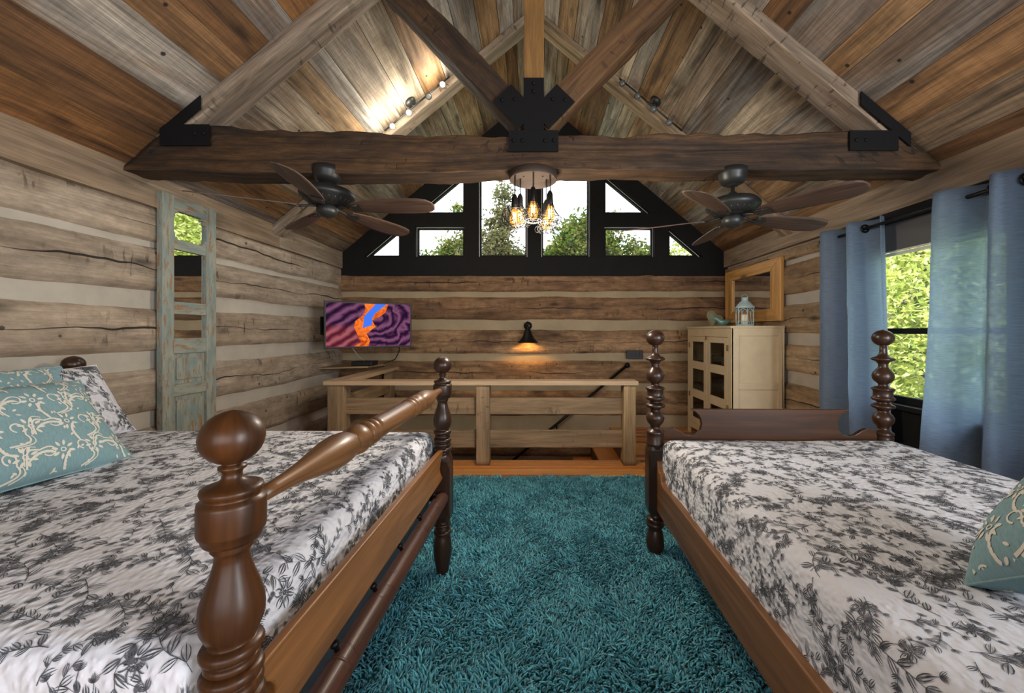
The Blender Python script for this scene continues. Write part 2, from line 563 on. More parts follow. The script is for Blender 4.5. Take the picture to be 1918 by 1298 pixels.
M['mirror'] = m_mirror()
M['glass'] = m_glass()
M['cabglass'] = m_glass('old_cabinet_glass', .06, (.62, .60, .56))
M['curtain'] = m_curtain()
M['quilt'] = m_quilt('white_quilted_cotton', (.65, .665, .72, 1))
M['ink'] = m_ink('charcoal_toile_print', (.05, .055, .065))
M['teal'] = m_cloth('teal_pillow_linen', (.185, .315, .345))
M['pillowcream'] = m_cloth('cream_pillow_print', (.66, .64, .56))
M['bluecloth'] = m_quilt('blue_matelasse', (.24, .39, .46, 1))
M['rug'] = m_rug('teal_shag_yarn', (.012, .16, .22, 1), (.13, .54, .66, 1))
M['rugbase'] = plain('rug_backing', (.012, .09, .10), 1)
M['paint'] = m_distress('chipped_teal_paint', (.30, .315, .26, 1), (.27, .16, .08, 1), .54)
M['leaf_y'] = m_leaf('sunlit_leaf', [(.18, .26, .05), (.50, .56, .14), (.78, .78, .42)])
M['leaf_g'] = m_leaf('green_leaf', [(.035, .07, .02), (.085, .13, .03), (.22, .20, .06)])
M['leaf_s'] = m_leaf('sparse_leaf', [(.05, .07, .03), (.12, .125, .055), (.20, .17, .08)])
M['wicker'] = wood('woven_willow', [(.36, .38, .23)], contrast=.4, fine=.3, rough=.9)
M['bulb'] = emit('glowing_filament', (1.0, .62, .22), 40)
M['bulbglass'] = None
t = NT('amber_bulb_glass')
_tr = t.n('BsdfTransparent', {0: (1.0, .78, .42, 1)})
_em = t.n('Emission', {'Color': (1, .42, .08, 1), 'Strength': 1.6})
_lw = t.n('LayerWeight', {0: .35})
M['bulbglass'] = t.finish(t.n('MixShader', {0: t.maprange(_lw.outputs['Facing'], 0, 1, .25, .75), 1: _tr.outputs[0], 2: _em.outputs[0]}))
M['spotlit'] = emit('lit_spot_lamp', (1.0, .93, .8), 60)
M['spotoff'] = plain('unlit_spot_lens', (.10, .11, .10), .2)

# ================================================================== SETTING
XL, XR, YF, YB = -2.62, 2.60, 5.33, -2.5
ZW = 2.30
SL = .836
def ceil_z(x): return ZW + SL * min(x - XL, 2.61 - x)
ZR = ZW + SL * 2.615


def fbm(x, y, z=0.0):
    return noise.noise(Vector((x, y, z))) + .5 * noise.noise(Vector((2.1 * x, 2.1 * y, z + 7)))


def log_face(mb, a0, a1, z0, z1, P, seed, step=.07, prot=.035, rows=9):
    """hewn log face: a along the wall, P(a, z, out) -> point."""
    n = int((a1 - a0) / step) + 1
    cols = []
    rnd = rng.random()
    for i in range(n + 1):
        a = a0 + (a1 - a0) * i / n
        lo = z0 + .018 * fbm(a * 1.1, seed, 0) + .006 * fbm(a * 6, seed, 3)
        hi = z1 + .018 * fbm(a * 1.1, seed + 5, 0) + .006 * fbm(a * 6, seed, 9)
        cols.append([(a, lo + (hi - lo) * k / rows, k / rows) for k in range(rows + 1)])
    b = len(mb.v)
    zc = (z0 + z1) / 2
    for c in cols:
        for (a, z, k) in c:
            e = min(k, 1 - k) * rows / 1.4
            out = prot * min(1, e) ** .5 + .007 * fbm(a * 2.5, z * 6, seed) * min(1, e) if e > 0 else -.03
            mb.v.append(P(a, z, out))
    m = rows + 1
    for i in range(n):
        for k in range(rows):
            q = [b + i * m + k, b + (i + 1) * m + k, b + (i + 1) * m + k + 1, b + i * m + k + 1]
            pts = [cols[i][k], cols[i + 1][k], cols[i + 1][k + 1], cols[i][k + 1]]
            mb.face(q, [(p[0], p[1] - zc) for p in pts], rnd, 0, True)


def log_wall(name, P, a0, a1, logs, mat, chink, z_lo, z_hi, back, skip=None, parts=None):
    w = MB()
    for i, (z0, z1) in enumerate(logs):
        segs = [(a0, a1)]
        if skip and z1 > skip[2] and z0 < skip[3]:
            segs = [(a0, skip[0]), (skip[1], a1)]
        for s0, s1 in segs:
            log_face(w, s0, s1, z0 - .012, z1 + .012, P, i * 3.7 + len(name))
    o = w.build(name, mat)
    tag(o, kind='structure')
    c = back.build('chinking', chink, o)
    return o


# left wall: log faces near X=-2.60
bk = MB(); bk.box(XL - .35, XL, YB, YF + .3, -.35, ZW + .12, L=(0, 1, 0))
wall_l = log_wall('wall_left', lambda a, z, o: (XL + o, a, z), YB, YF,
                  [(1.90, 2.15), (1.57, 1.865), (1.155, 1.46), (.745, 1.045), (.335, .64), (-.05, .23)], M['log_l'], M['chink'], 0, 2.3, bk)
# right wall with window opening  Y 2.15-2.95, Z .80-2.08
WY0, WY1, WZ0, WZ1 = 2.12, 3.04, .78, 2.08
bk = MB()
XO = XR + .07
for (y0, y1, z0, z1) in ((YB, WY0, -.35, ZW + .12), (WY1, YF + .3, -.35, ZW + .12), (WY0, WY1, -.35, WZ0), (WY0, WY1, WZ1, ZW + .12)):
    bk.box(XR, XO, y0, y1, z0, z1, L=(0, 1, 0))
wall_r = log_wall('wall_right', lambda a, z, o: (XR - o, a, z), YB, YF,
                  [(2.02, 2.12), (1.66, 1.98), (1.27, 1.56), (.88, 1.17), (.45, .77), (.02, .35)], M['log_r'], M['chink'], 0, 2.3, bk,
                  skip=(WY0 - .12, WY1 + .1, -1, WZ1))
# far wall, carried down into the stairwell
bk = MB(); bk.box(XL - .3, XR + .3, YF, YF + .3, -2.8, 2.05)
wall_f = log_wall('wall_back', lambda a, z, o: (a, YF - o, z), XL, XR,
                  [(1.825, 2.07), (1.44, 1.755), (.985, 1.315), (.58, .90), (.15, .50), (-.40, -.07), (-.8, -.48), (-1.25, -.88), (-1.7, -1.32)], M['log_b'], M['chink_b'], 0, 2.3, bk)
# wall behind the camera (never in frame) built solid, behind the added fill light
bk = MB()
bk.box(XL - .3, XR + .3, YB - .2, YB, -.35, 2.3)
bk.prism([(XL - .1, 2.25), (XR + .1, 2.25), (0, ZR + .02)], 'y', YB - .2, YB)
tag(bk.build('wall_front', M['log_b']), kind='structure')

# top plate boards
def top_board(name, x0, x1, pieces, sgn):
    b = MB()
    for (y0, y1, r, zb) in pieces:
        n = 14
        for k in range(n):
            ya, yb = y0 + (y1 - y0) * k / n, y0 + (y1 - y0) * (k + 1) / n
            za, zc = zb + .006 * fbm(ya * 1.5, r * 9), zb + .006 * fbm(yb * 1.5, r * 9)
            lo, hi = min(x0, x1), max(x0, x1)
            b.hexa([(lo, ya, za), (hi, ya, za), (hi, yb, zc), (lo, yb, zc), (lo, ya, ZW + .08), (hi, ya, ZW + .08), (hi, yb, ZW + .08), (lo, yb, ZW + .08)], (0, 1, 0), r)
    return tag(b.build(name, M['plate_t']), kind='structure')


top_board('trim_left', XL, XL + .055, [(YB, 3.98, .1, 2.135), (3.985, YF, .8, 2.14)], 1)
top_board('trim_right', XR, XR - .055, [(YB, 1.3, .5, 2.15), (1.305, YF, .2, 2.145)], -1)

# ceiling: boards running front to back in three bays on each slope
cb = MB()
def ceiling():
    for side in (-1, 1):
        x_w = XL if side < 0 else 2.61
        run = 2.615
        slen = run * math.hypot(1, SL)
        for bay, (y0, y1) in enumerate(((YB, 2.565), (2.565, 3.97), (3.97, YF + .02))):
            s = 0.0
            order = {(-1, 0): (6, 9, 5, 3, 9, 2, 6, 7, 10, 3, 0), (1, 0): (9, 7, 3, 10, 8, 2, 9, 5, 7, 2, 3), (-1, 1): (2, 8, 0, 11, 4, 1, 0, 11, 4, 3, 5), (1, 1): (8, 0, 1, 5, 4, 2, 11, 4, 8, 5, 4),
                     (-1, 2): (7, 3, 9, 11, 0, 8, 4, 5, 11, 4, 1), (1, 2): (9, 3, 7, 0, 8, 11, 5, 4, 1, 4, 0)}[(side, bay)]
            kb = 0
            while s < slen - .01:
                w = rng.choice((.15, .18, .20, .23, .26, .29))
                s1 = min(s + w, slen)
                r = (order[kb % len(order)] + rng.uniform(.15, .85)) / 12
                kb += 1
                off = rng.uniform(0, .006)
                pts = []
                for dz in (off, off + .03):
                    for (yy, ss) in ((y0, s + .0028), (y1, s + .0028), (y1, s1 - .0028), (y0, s1 - .0028)):
                        f = ss / slen
                        pts.append((x_w - side * run * f, yy, ZW + SL * run * f + dz))
                if side > 0:
                    pts = [pts[i] for i in (3, 2, 1, 0, 7, 6, 5, 4)]
                cb.hexa(pts, (0, 1, 0), r)
                s = s1
ceiling()
tag(cb.build('ceiling', M['ceil']), kind='structure')
rf = MB()
rf.prism([(XL - .4, ZW - .33 + .09), (XL - .4, ZW - .33 + .2), (0, ZR + .2), (3.0, ZW - .33 + .2), (3.0, ZW - .33 + .09), (0, ZR + .05)], 'y', YB - .3, YF + .35)
tag(rf.build('roof', M['brownplank']), kind='structure')

# floor with stair opening
fl = MB()
HX0, HX1, HY0 = -1.80, 1.02, 3.93
y = YB
while y < YF:
    w = .083
    y1 = min(y + w, YF)
    x = XL - rng.random()
    while x < XR:
        ln = rng.uniform(.6, 1.8)
        a, b = max(x, XL), min(x + ln, XR)
        r = rng.random()
        segs = [(a, b)]
        if y1 > HY0 + .01:
            segs = [(a, min(b, HX0)), (max(a, HX1), b)]
        for (p, q) in segs:
            if q - p > .01:
                fl.box(p + .0008, q - .0008, y + .0008, y1 - .0008, -.02, 0, rnd=r)
        x += ln
    y = y1
floor = tag(fl.build('floor', M['floor']), kind='structure')
sb = MB()
sb.box(XL, XR, YB, HY0, -.3, -.021); sb.box(XL, HX0, HY0, YF, -.3, -.021); sb.box(HX1, XR, HY0, YF, -.3, -.021)
sb.box(HX0 - .02, HX1, HY0 - .02, HY0 - .001, -2.6, -.021)
sb.box(HX0 - .02, HX0 - .001, HY0, YF, -2.6, -.021)
sb.box(-2.4, 1.4, HY0 - .1, YF, -2.75, -2.65)
sb.box(HX1 + .002, HX1 + .02, HY0, YF, -2.6, -.021)
sb.build('subfloor', M['brownplank'], floor)
# timber curb under the railing along the opening
tr = MB()
tr.box(-1.99, 1.04, 3.72, 3.90, .0, .022, rnd=.3)
tag(tr.build('trim_1', M['floor'], bevel=.003), kind='structure')

# ---- far gable: black framing with openings
gz = lambda x: 2.296 + SL * (x + 2.283) if x < 0 else 2.296 + SL * (2.262 - x)   # glass line
Y0g, Y1g = YF - .035, YF + .16
SILL = 2.290
gb = MB()
def trap(x0, x1, lo, hi):
    gb.prism([(x0, lo(x0)), (x1, lo(x1)), (x1, hi(x1)), (x0, hi(x0))], 'y', Y0g, Y1g)
cz = lambda x: ceil_z(max(XL, min(2.61, x))) + .02
base = lambda x: 2.03
sill = lambda x: SILL
OPEN = [(-2.283, -1.80, 't'), (-1.59, -.929, 'r'), (-.742, -.0865, 'c'), (.0985, .752, 'c'), (.943, 1.615, 'r'), (1.81, 2.262, 't')]
xs = [XL]
trap(XL, 2.6, base, sill)
prev = XL
for (a, b, k) in OPEN:
    if prev < a:
        if prev < 0 < a:
            trap(prev, 0, sill, cz); trap(0, a, sill, cz)
        else:
            trap(prev, a, sill, cz)
    prev = b
    if k in 'tc':
        trap(a, b, gz, cz)
    else:
        # rect below, bar, triangle above
        ta, tb = (a, b)
        trap(a, b, lambda x: 2.70, lambda x: 2.873)
        # triangle region: glass line crosses 2.873
        xc = -2.283 + (2.873 - 2.296) / SL if a < 0 else 2.262 - (2.873 - 2.296) / SL
        xc = max(a, min(b, xc))
        if a < 0:
            if xc > a: trap(a, xc, lambda x: 2.873, cz)
            trap(xc, b, gz, cz)
        else:
            trap(a, xc, gz, cz)
            if xc < b: trap(xc, b, lambda x: 2.873, cz)
trap(prev, 2.6, sill, cz)
tag(gb.build('trim_gable', M['black']), kind='structure')

wn = [0]
def gwin(poly):
    wn[0] += 1
    o = MB()
    n = len(poly)
    cx = sum(p[0] for p in poly) / n; czz = sum(p[1] for p in poly) / n
    # thin pale bead inside a dark sash, following the opening
    def inset(d):
        res = []
        for i in range(n):
            p0, p1, p2 = Vector(poly[i - 1]), Vector(poly[i]), Vector(poly[(i + 1) % n])
            d1, d2 = (p1 - p0).normalized(), (p2 - p1).normalized()
            n1, n2 = Vector((-d1.y, d1.x)), Vector((-d2.y, d2.x))
            bis = (n1 + n2).normalized()
            k = d / max(.2, bis.dot(n1))
            res.append(p1 + bis * k)
        return res
    P0, P1, P2 = [Vector(p) for p in poly], inset(.012), inset(.030)
    for A, B, y0, y1, mt in ((P0, P1, YF + .03, YF + .05, 1), (P1, P2, YF + .02, YF + .07, 0)):
        for i in range(n):
            j = (i + 1) % n
            o.hexa([(A[i].x, y0, A[i].y), (A[j].x, y0, A[j].y), (B[j].x, y0, B[j].y), (B[i].x, y0, B[i].y),
                    (A[i].x, y1, A[i].y), (A[j].x, y1, A[j].y), (B[j].x, y1, B[j].y), (B[i].x, y1, B[i].y)], mat=mt)
    w = o.build('window_%d' % wn[0], [M['black'], M['whiteframe']])
    tag(w, kind='structure')
    g = MB()
    g.prism([tuple(p) for p in P1], 'y', YF + .042, YF + .046)
    g.build('pane', M['glass'], w)


gwin([(-2.283, SILL), (-1.80, SILL), (-1.80, gz(-1.80))])
gwin([(-1.59, SILL), (-.929, SILL), (-.929, 2.70), (-1.59, 2.70)])
gwin([(-1.593, 2.873), (-.929, 2.873), (-.929, gz(-.929))])
gwin([(-.742, SILL), (-.0865, SILL), (-.0865, gz(-.0865)), (-.742, gz(-.742))])
gwin([(.0985, SILL), (.752, SILL), (.752, gz(.752)), (.0985, gz(.0985))])
gwin([(.943, 2.873), (1.572, 2.873), (.943, gz(.943))])
gwin([(.943, SILL), (1.615, SILL), (1.615, 2.70), (.943, 2.70)])
gwin([(1.81, SILL), (2.262, SILL), (1.81, gz(1.81))])

# ---- right wall window
wf = MB()
wf.box(XR - .05, XR + .02, WY0 - .12, WY0, 0, 2.14, (0, 0, 1)); wf.box(XR - .05, XR + .02, WY1, WY1 + .1, 0, 2.14, (0, 0, 1))
wf.box(XR - .03, XR + .02, WY0, WY1, .0, WZ0 - .03)
wf.box(XR - .05, XR + .071, WY0 - .001, WY0 + .012, WZ0, WZ1, (0, 0, 1)); wf.box(XR - .05, XR + .071, WY1 - .012, WY1 + .001, WZ0, WZ1, (0, 0, 1)); wf.box(XR - .05, XR + .071, WY0, WY1, WZ1 - .01, WZ1 + .001)
wf.box(XR - .07, XR + .08, WY0 - .12, WY1 + .1, WZ0 - .03, WZ0)
wf.box(XR - .05, XR + .02, WY0, WY1, WZ1, 2.14)
for (y0, y1, z0, z1) in ((WY0, WY0 + .04, WZ0, WZ1), (WY1 - .04, WY1, WZ0, WZ1), (WY0, WY1, WZ0, WZ0 + .05), (WY0, WY1, 1.275, 1.315), (WY0, WY1, 1.99, WZ1)):
    wf.box(XR + .01, XR + .05, y0, y1, z0, z1, (0, 1, 0))
w9 = tag(wf.build('window_9', M['black'], bevel=.003), kind='structure')
g = MB(); g.box(XR + .025, XR + .03, WY0 + .03, WY1 - .03, WZ0 + .04, 2.0); g.build('pane', M['glass'], w9)
s = MB(); s.box(XR - .02, XR - .01, WY0 + .01, WY1 - .01, 1.87, 2.07, (0, 1, 0))
sh = tag(s.build('roller_shade', M['shade']), 'grey roller shade rolled up at the top of the side window behind the curtains', 'window shade')
s = MB(); s.box(XR - .028, XR - .005, WY0 + .01, WY1 - .01, 1.835, 1.855, (0, 1, 0)); s.box(XR - .026, XR - .007, WY0 + .01, WY1 - .01, 1.862, 1.87, (0, 1, 0))
s.build('hem_bar', M['whiteframe'], sh)['label'] = 'pale metal hem bar'

# ================================================================== ROOF TRUSS
YT0, YT1 = 2.47, 2.66
def sq_ring():
    """unit square outline with tight rounded corners."""
    t_ = (-.955, -.7, -.35, 0, .35, .7, .955)
    P = [(t, -1) for t in t_] + [(.988, -.988)] + [(1, t) for t in t_] + [(.988, .988)] + [(-t, 1) for t in t_] + [(-.988, .988)] + [(-1, -t) for t in t_] + [(-.988, -.988)]
    return P
SQ = sq_ring()


def rough_beam(mb, p0, p1, w, h, up, amp=.01, seg=26, seed=0, rnd=.2, endcut=None, curve=None):
    """w across (horizontal depth), h along up."""
    p0, p1 = Vector(p0), Vector(p1)
    T = (p1 - p0).normalized(); U = Vector(up); U = (U - T * U.dot(T)).normalized(); W = T.cross(U)
    rings = []
    NP = 24
    for i in range(seg + 1):
        f = i / seg
        c = p0.lerp(p1, f)
        if curve: c = c + U * curve(f)
        ring = []
        for (qx, qy) in SQ:
            a = math.atan2(qy, qx)
            x, yv = qx * w / 2, qy * h / 2
            nn = amp * fbm(f * (p1 - p0).length * 2.2 + seed, a * 1.1, seed) + amp * .45 * fbm(f * (p1 - p0).length * 9 + seed, a * 3, seed)
            ring.append(c + W * (x + nn * (1 if x > 0 else -1) * .7 * abs(qx) ** 4) + U * (yv + nn * (1 if yv > 0 else -1) * abs(qy) ** 4))
        rings.append(ring)
    mb.rings(rings, rnd=rnd)
    return rings


truss = empty('roof_truss', (0, 2.565, 2.3), 0, 'rough-hewn timber king post roof truss with black steel plates spanning the room', 'roof truss')
def in_truss(mb, name, mat, **k):
    o = mb.build(name, mat, truss, **k)
    o.matrix_parent_inverse = Matrix.Translation((0, -2.565, -2.3))
    return o
b = MB()
def tie_curve(f): return .035 * (1 - math.sin(PI * min(1, f * 1.0))) - .005 + .02 * (f < .35) * (1 - f / .35)
# tie beam: individually shaped rings whose ends follow the ceiling slope
rings = []
NP = 28
for i in range(141):
    f = i / 140
    zt = 2.513 + .07 * max(0, 1 - f / .42) ** 1.2 + .028 * max(0, (f - .5) / .5) + .008 * fbm(f * 9, 1)
    zb = 2.305 - .025 * math.sin(PI * min(f / .5, 1)) * (f < .5) + .008 * fbm(f * 9, 5)
    ring = []
    for (qx, sa) in SQ:
        a = math.atan2(sa, qx)
        yv = qx * .095
        z = (zt + zb) / 2 + sa * (zt - zb) / 2
        nn = .011 * fbm(f * 14, a * 1.2, 2) + .006 * fbm(f * 60, a * 5, 3)
        # end of the beam follows the roof pitch
        xl = XL + .02 + max(0, z - ZW) / SL
        xr = 2.59 - max(0, z - ZW) / SL
        ring.append((xl + (xr - xl) * f, 2.565 + yv + nn * (1 if yv > 0 else -1) * abs(qx) ** 4, z + nn * (1 if sa > 0 else -1) * abs(sa) ** 4))
    rings.append(ring)
b.rings(rings, rnd=.2)
in_truss(b, 'tie_beam', M['beam'])
b = MB(); rough_beam(b, (0, 2.565, 2.50), (0, 2.565, ZR - .05), .19, .124, (1, 0, 0), .003, rnd=.3)
in_truss(b, 'king_post', M['post_y'])
for sgn, mt in ((-1, 'beam'), (1, 'beam_o')):
    b = MB()
    x_end = .93
    rough_beam(b, (sgn * .035, 2.565, 2.603), (sgn * x_end, 2.565, 2.603 + 1.04 * (x_end - .035)), .17, .15 if sgn < 0 else .165, (0, 0, 1), .010, seed=3 + sgn, rnd=.2)
    in_truss(b, 'strut', M[mt])
def rafter_pts(sgn, y0, y1, drop=.085, x_in=.0):
    xw = XL if sgn < 0 else 2.61
    xe = sgn * x_in
    ze = ZR - SL * x_in
    n = Vector((-sgn * SL, 0, -1)).normalized()
    A, B = Vector((xw, 0, ZW)), Vector((xe, 0, ze))
    return A, B, -n
for sgn, r in ((-1, .1), (1, .5)):
    b = MB()
    A, B, n = rafter_pts(sgn, YT0, YT1)
    T = (B - A).normalized()
    A2 = A + T * .33
    c0, c1 = A2 - n * .038, B - n * .038
    rough_beam(b, (c0.x, 2.565, c0.z), (c1.x, 2.565, c1.z), .185, .085, tuple(n), .005, seed=8 + sgn, rnd=r, seg=40)
    in_truss(b, 'rafter', M['rafter'])

def plate_obj(poly, y, bolts, th=.008):
    b = MB()
    b.prism(poly, 'y', y - th, y)
    for (x, z) in bolts:
        b.lathe([(.013, 0), (.013, .004), (.010, .009), (.004, .011)], (x, y - th, z), (0, -1, 0), 12)
    return in_truss(b, 'steel_plate', M['steel'])
yp = YT0 - .012
plate_obj([(-.155, 2.407), (.152, 2.407), (.152, 2.540), (-.155, 2.540)], yp - .002, [(-.125, 2.475), (-.07, 2.475), (.07, 2.475), (.125, 2.475)])
plate_obj([(-.064, 2.541), (.062, 2.541), (.062, 2.866), (-.064, 2.866)], yp - .001, [(-.0, 2.83), (0, 2.78)])
for sgn in (-1, 1):
    d = Vector((sgn, 0, 1.04)).normalized()
    nn = Vector((-sgn * 1.04, 0, 1)).normalized()
    c = Vector((sgn * .035, 0, 2.603))
    pts = [c + d * .0 - nn * .078, c + d * .235 - nn * .078, c + d * .235 + nn * .078, c + d * .02 + nn * .078]
    if sgn > 0: pass
    plate_obj([(p.x, p.z) for p in pts][::(1 if sgn > 0 else -1)], yp, [((c + d * .20 - nn * .03).x, (c + d * .20 - nn * .03).z), ((c + d * .15 + nn * .03).x, (c + d * .15 + nn * .03).z)])
plate_obj([(-2.32, 2.447), (-2.012, 2.447), (-2.012, 2.577), (-2.32, 2.577)], yp - .001, [(-2.1, 2.52), (-2.045, 2.52)])
plate_obj([(1.96, 2.415), (2.262, 2.415), (2.262, 2.54), (1.96, 2.54)], yp - .001, [(2.0, 2.478), (2.06, 2.478)])
for sgn, xa, xb in ((-1, -2.30, -2.07), (1, 2.34, 2.03)):
    pl = []
    for x, dz in ((xa, -.002), (xb, -.002), (xb, -.085), (xa, -.085)):
        pl.append((x, ceil_z(x) + dz))
    plate_obj(pl[::-1] if sgn < 0 else pl, yp, [])

# second rafter pair
rp = empty('rafter_pair', (0, 3.97, 2.3), 0, 'pair of plain square rafters meeting at the ridge behind the truss', 'rafters')
for sgn, r in ((-1, .1), (1, .8)):
    b = MB()
    A, B, n = rafter_pts(sgn, 3.88, 4.06)
    c0, c1 = A - n * .032, B - n * .032
    p = []
    T = (B - A).normalized()
    for (pt, ex) in ((A + T * .02, 0), (B, 0)):
        p.append(pt)
    x0, x1 = A.x, 0.0
    pts = []
    lo = -.075 * math.hypot(1, SL)
    xs_ = (A.x + .012 if sgn < 0 else A.x - .012, 0)
    poly = [(xs_[0], ceil_z(xs_[0]) + lo), (0, ZR + lo), (0, ZR - .002), (xs_[0], ceil_z(xs_[0]) - .002)]
    if sgn > 0: poly = poly[::-1]
    b.prism(poly, 'y', 3.88, 4.05, L=tuple(T), rnd=r)
    o = b.build('rafter', M['rafter'], rp, bevel=.005)
    o.matrix_parent_inverse = Matrix.Translation((0, -3.97, -2.3))

# ================================================================== TRACK LIGHTS
def track(sgn, xa, xb, xc, heads, lit, label):
    yy = 3.79
    S = Vector((-sgn * 1, 0, SL)).normalized()      # up the slope
    n = Vector((-sgn * SL, 0, -1)).normalized()      # into the room
    e = empty('track_light', (sgn * xc, yy, ceil_z(sgn * xc)), 0, label, 'track light', 'track lights on the sloping ceiling')
    inv = Matrix.Translation((-sgn * xc, -yy, -ceil_z(sgn * xc)))
    def cp(x, d=0): return Vector((sgn * x, yy, ceil_z(sgn * x))) + n * d
    b = MB(); b.lathe([(.055, 0), (.055, .012), (.045, .03), (.02, .036), (.001, .037)], cp(xc), tuple(n), 24)
    b.tube([cp(xc, .03), cp(xc, .06)], .008)
    o = b.build('canopy', M['bronze'], e); o.matrix_parent_inverse = inv
    b = MB(); b.tube([cp(xa, .06), cp(xb, .06)], .008)
    o = b.build('track_bar', M['bronze'], e); o.matrix_parent_inverse = inv
    for i, hx in enumerate(heads):
        b = MB()
        c = cp(hx, .06)
        ax = Vector((-sgn * .25 if not lit[i] else .15, -1.0, -.45)).normalized()
        q = c + Vector((0, -.01, -.035))
        b.tube([c, q], .005)
        b.lathe([(.010, -.02), (.02, -.012), (.027, .012), (.030, .035), (.027, .036)], q, tuple(ax), 20)
        h = b.build('spot_head', M['bronze'], e); h.matrix_parent_inverse = inv
        b = MB(); b.lathe([(.026, .030), (.020, .0365), (.001, .038)], q, tuple(ax), 20)
        k = b.build('lens', M['spotlit'] if lit[i] else M['spotoff'], h)
        if lit[i]:
            k['label'] = 'glowing lens'
            light('spot_lamp', 'POINT', q + ax * .13, 6.5, (1, .90, .74), size=.07)


track(-1, 1.47, .85, 1.19, [1.385, 1.23, 1.045, .91], [True, True, False, True], 'bronze track light with three of its spots lit, left of the king post')
track(1, .86, 1.46, 1.17, [.885, 1.03, 1.18, 1.33], [False] * 4, 'bronze track light with all four spots unlit, right of the king post')

# ================================================================== CEILING FANS
def blade_mesh():
    b = MB()
    # outline along x, half width
    out = [(.165, .034), (.20, .048), (.28, .063), (.42, .076), (.54, .080), (.62, .076), (.67, .062), (.695, .040), (.708, .004)]
    rings_t, pitch = [], R(-15)
    top = []
    for (x, w) in out:
        k = 8
        row = []
        for j in range(k + 1):
            yv = -w + 2 * w * j / k
            row.append((x, yv))
        top.append(row)
    for z, flip in ((.003, False), (-.003, True)):
        base_i = len(b.v)
        for row in top:
            for (x, yv) in row:
                b.v.append((x, yv * math.cos(pitch), yv * math.sin(pitch) + z - .02 * (x - .17)))
        for i in range(len(top) - 1):
            for j in range(8):
                q = [base_i + i * 9 + j, base_i + (i + 1) * 9 + j, base_i + (i + 1) * 9 + j + 1, base_i + i * 9 + j + 1]
                uv = [top[i][j], top[i + 1][j], top[i + 1][j + 1], top[i][j + 1]]
                if flip: q.reverse(); uv.reverse()
                b.face(q, uv, .3, 0, True)
    n = len(top) * 9
    edge = [i * 9 for i in range(len(top))] + [(len(top) - 1) * 9 + j for j in range(1, 9)] + [i * 9 + 8 for i in range(len(top) - 2, -1, -1)]
    for a, c in zip(edge, edge[1:] + edge[:1]):
        b.face([a, a + n, c + n, c], [(0, 0), (0, .01), (.01, .01), (.01, 0)], .3)
    return b


def fan(x, ztop, zm, base_deg, label):
    """zm: top of motor housing."""
    e = empty('ceiling_fan', (x, 2.515, ztop), 0, label, 'ceiling fan', 'ceiling fans under the tie beam')
    b = MB(); b.lathe([(.086, .022), (.0875, -.005), (.0875, -.012), (.084, -.02), (.080, -.045), (.066, -.066), (.045, -.076), (.035, -.0775), (.033, -.083), (.012, -.084)], seg=32)
    b.build('canopy', M['bronze'], e)
    dz = zm - ztop
    b = MB(); b.lathe([(.012, -.07), (.012, dz + .03), (.024, dz + .025), (.028, dz + .01), (.04, dz)], seg=16)
    b.build('down_rod', M['bronze'], e)
    b = MB(); b.lathe([(.03, dz), (.09, dz - .006), (.138, dz - .024), (.158, dz - .045), (.163, dz - .060), (.157, dz - .076), (.140, dz - .088), (.134, dz - .096), (.115, dz - .110), (.085, dz - .122), (.05, dz - .128)], seg=40)
    for k in range(24):
        a = 2 * PI * k / 24
        b.tube([(.140 * math.cos(a), .140 * math.sin(a), dz - .088), (.100 * math.cos(a + .1), .100 * math.sin(a + .1), dz - .117)], .004, 5)
    b.build('motor_housing', M['bronze'], e)
    b = MB(); b.lathe([(.05, dz - .12), (.062, dz - .135), (.064, dz - .16), (.055, dz - .182), (.03, dz - .195), (.006, dz - .198), (.001, dz - .203)], seg=32)
    b.build('switch_housing', M['bronze'], e)
    zb = dz - .138
    for k in range(5):
        a = R(base_deg + 72 * k)
        bl = blade_mesh().build('fan_blade', M['blade'], e)
        bl.location = (0, 0, zb); bl.rotation_euler = (0, 0, a)
        b = MB()
        b.tube([(.055, 0, .012), (.10, 0, .004), (.15, .0, -.008), (.185, 0, -.006)], [.010, .008, .008, .006], 8)
        b.tube([(.14, 0, -.006), (.17, .03, -.014), (.215, .028, -.014)], .006, 6)
        b.tube([(.14, 0, -.006), (.17, -.03, -.001), (.215, -.028, -.001)], .006, 6)
        b.hexa([(.165, -.03, -.006), (.235, -.03, -.006), (.235, .03, -.02), (.165, .03, -.02), (.165, -.03, -.002), (.235, -.03, -.002), (.235, .03, -.014), (.165, .03, -.014)])
        b.build('blade_iron', M['bronze'], bl)
    return e


fan(-1.314, 2.312, 2.215, 209, 'five-bladed dark ceiling fan hanging in front of the left roof slope')
fan(1.265, 2.300, 2.150, -60, 'five-bladed dark ceiling fan hanging low beside the blue curtains')

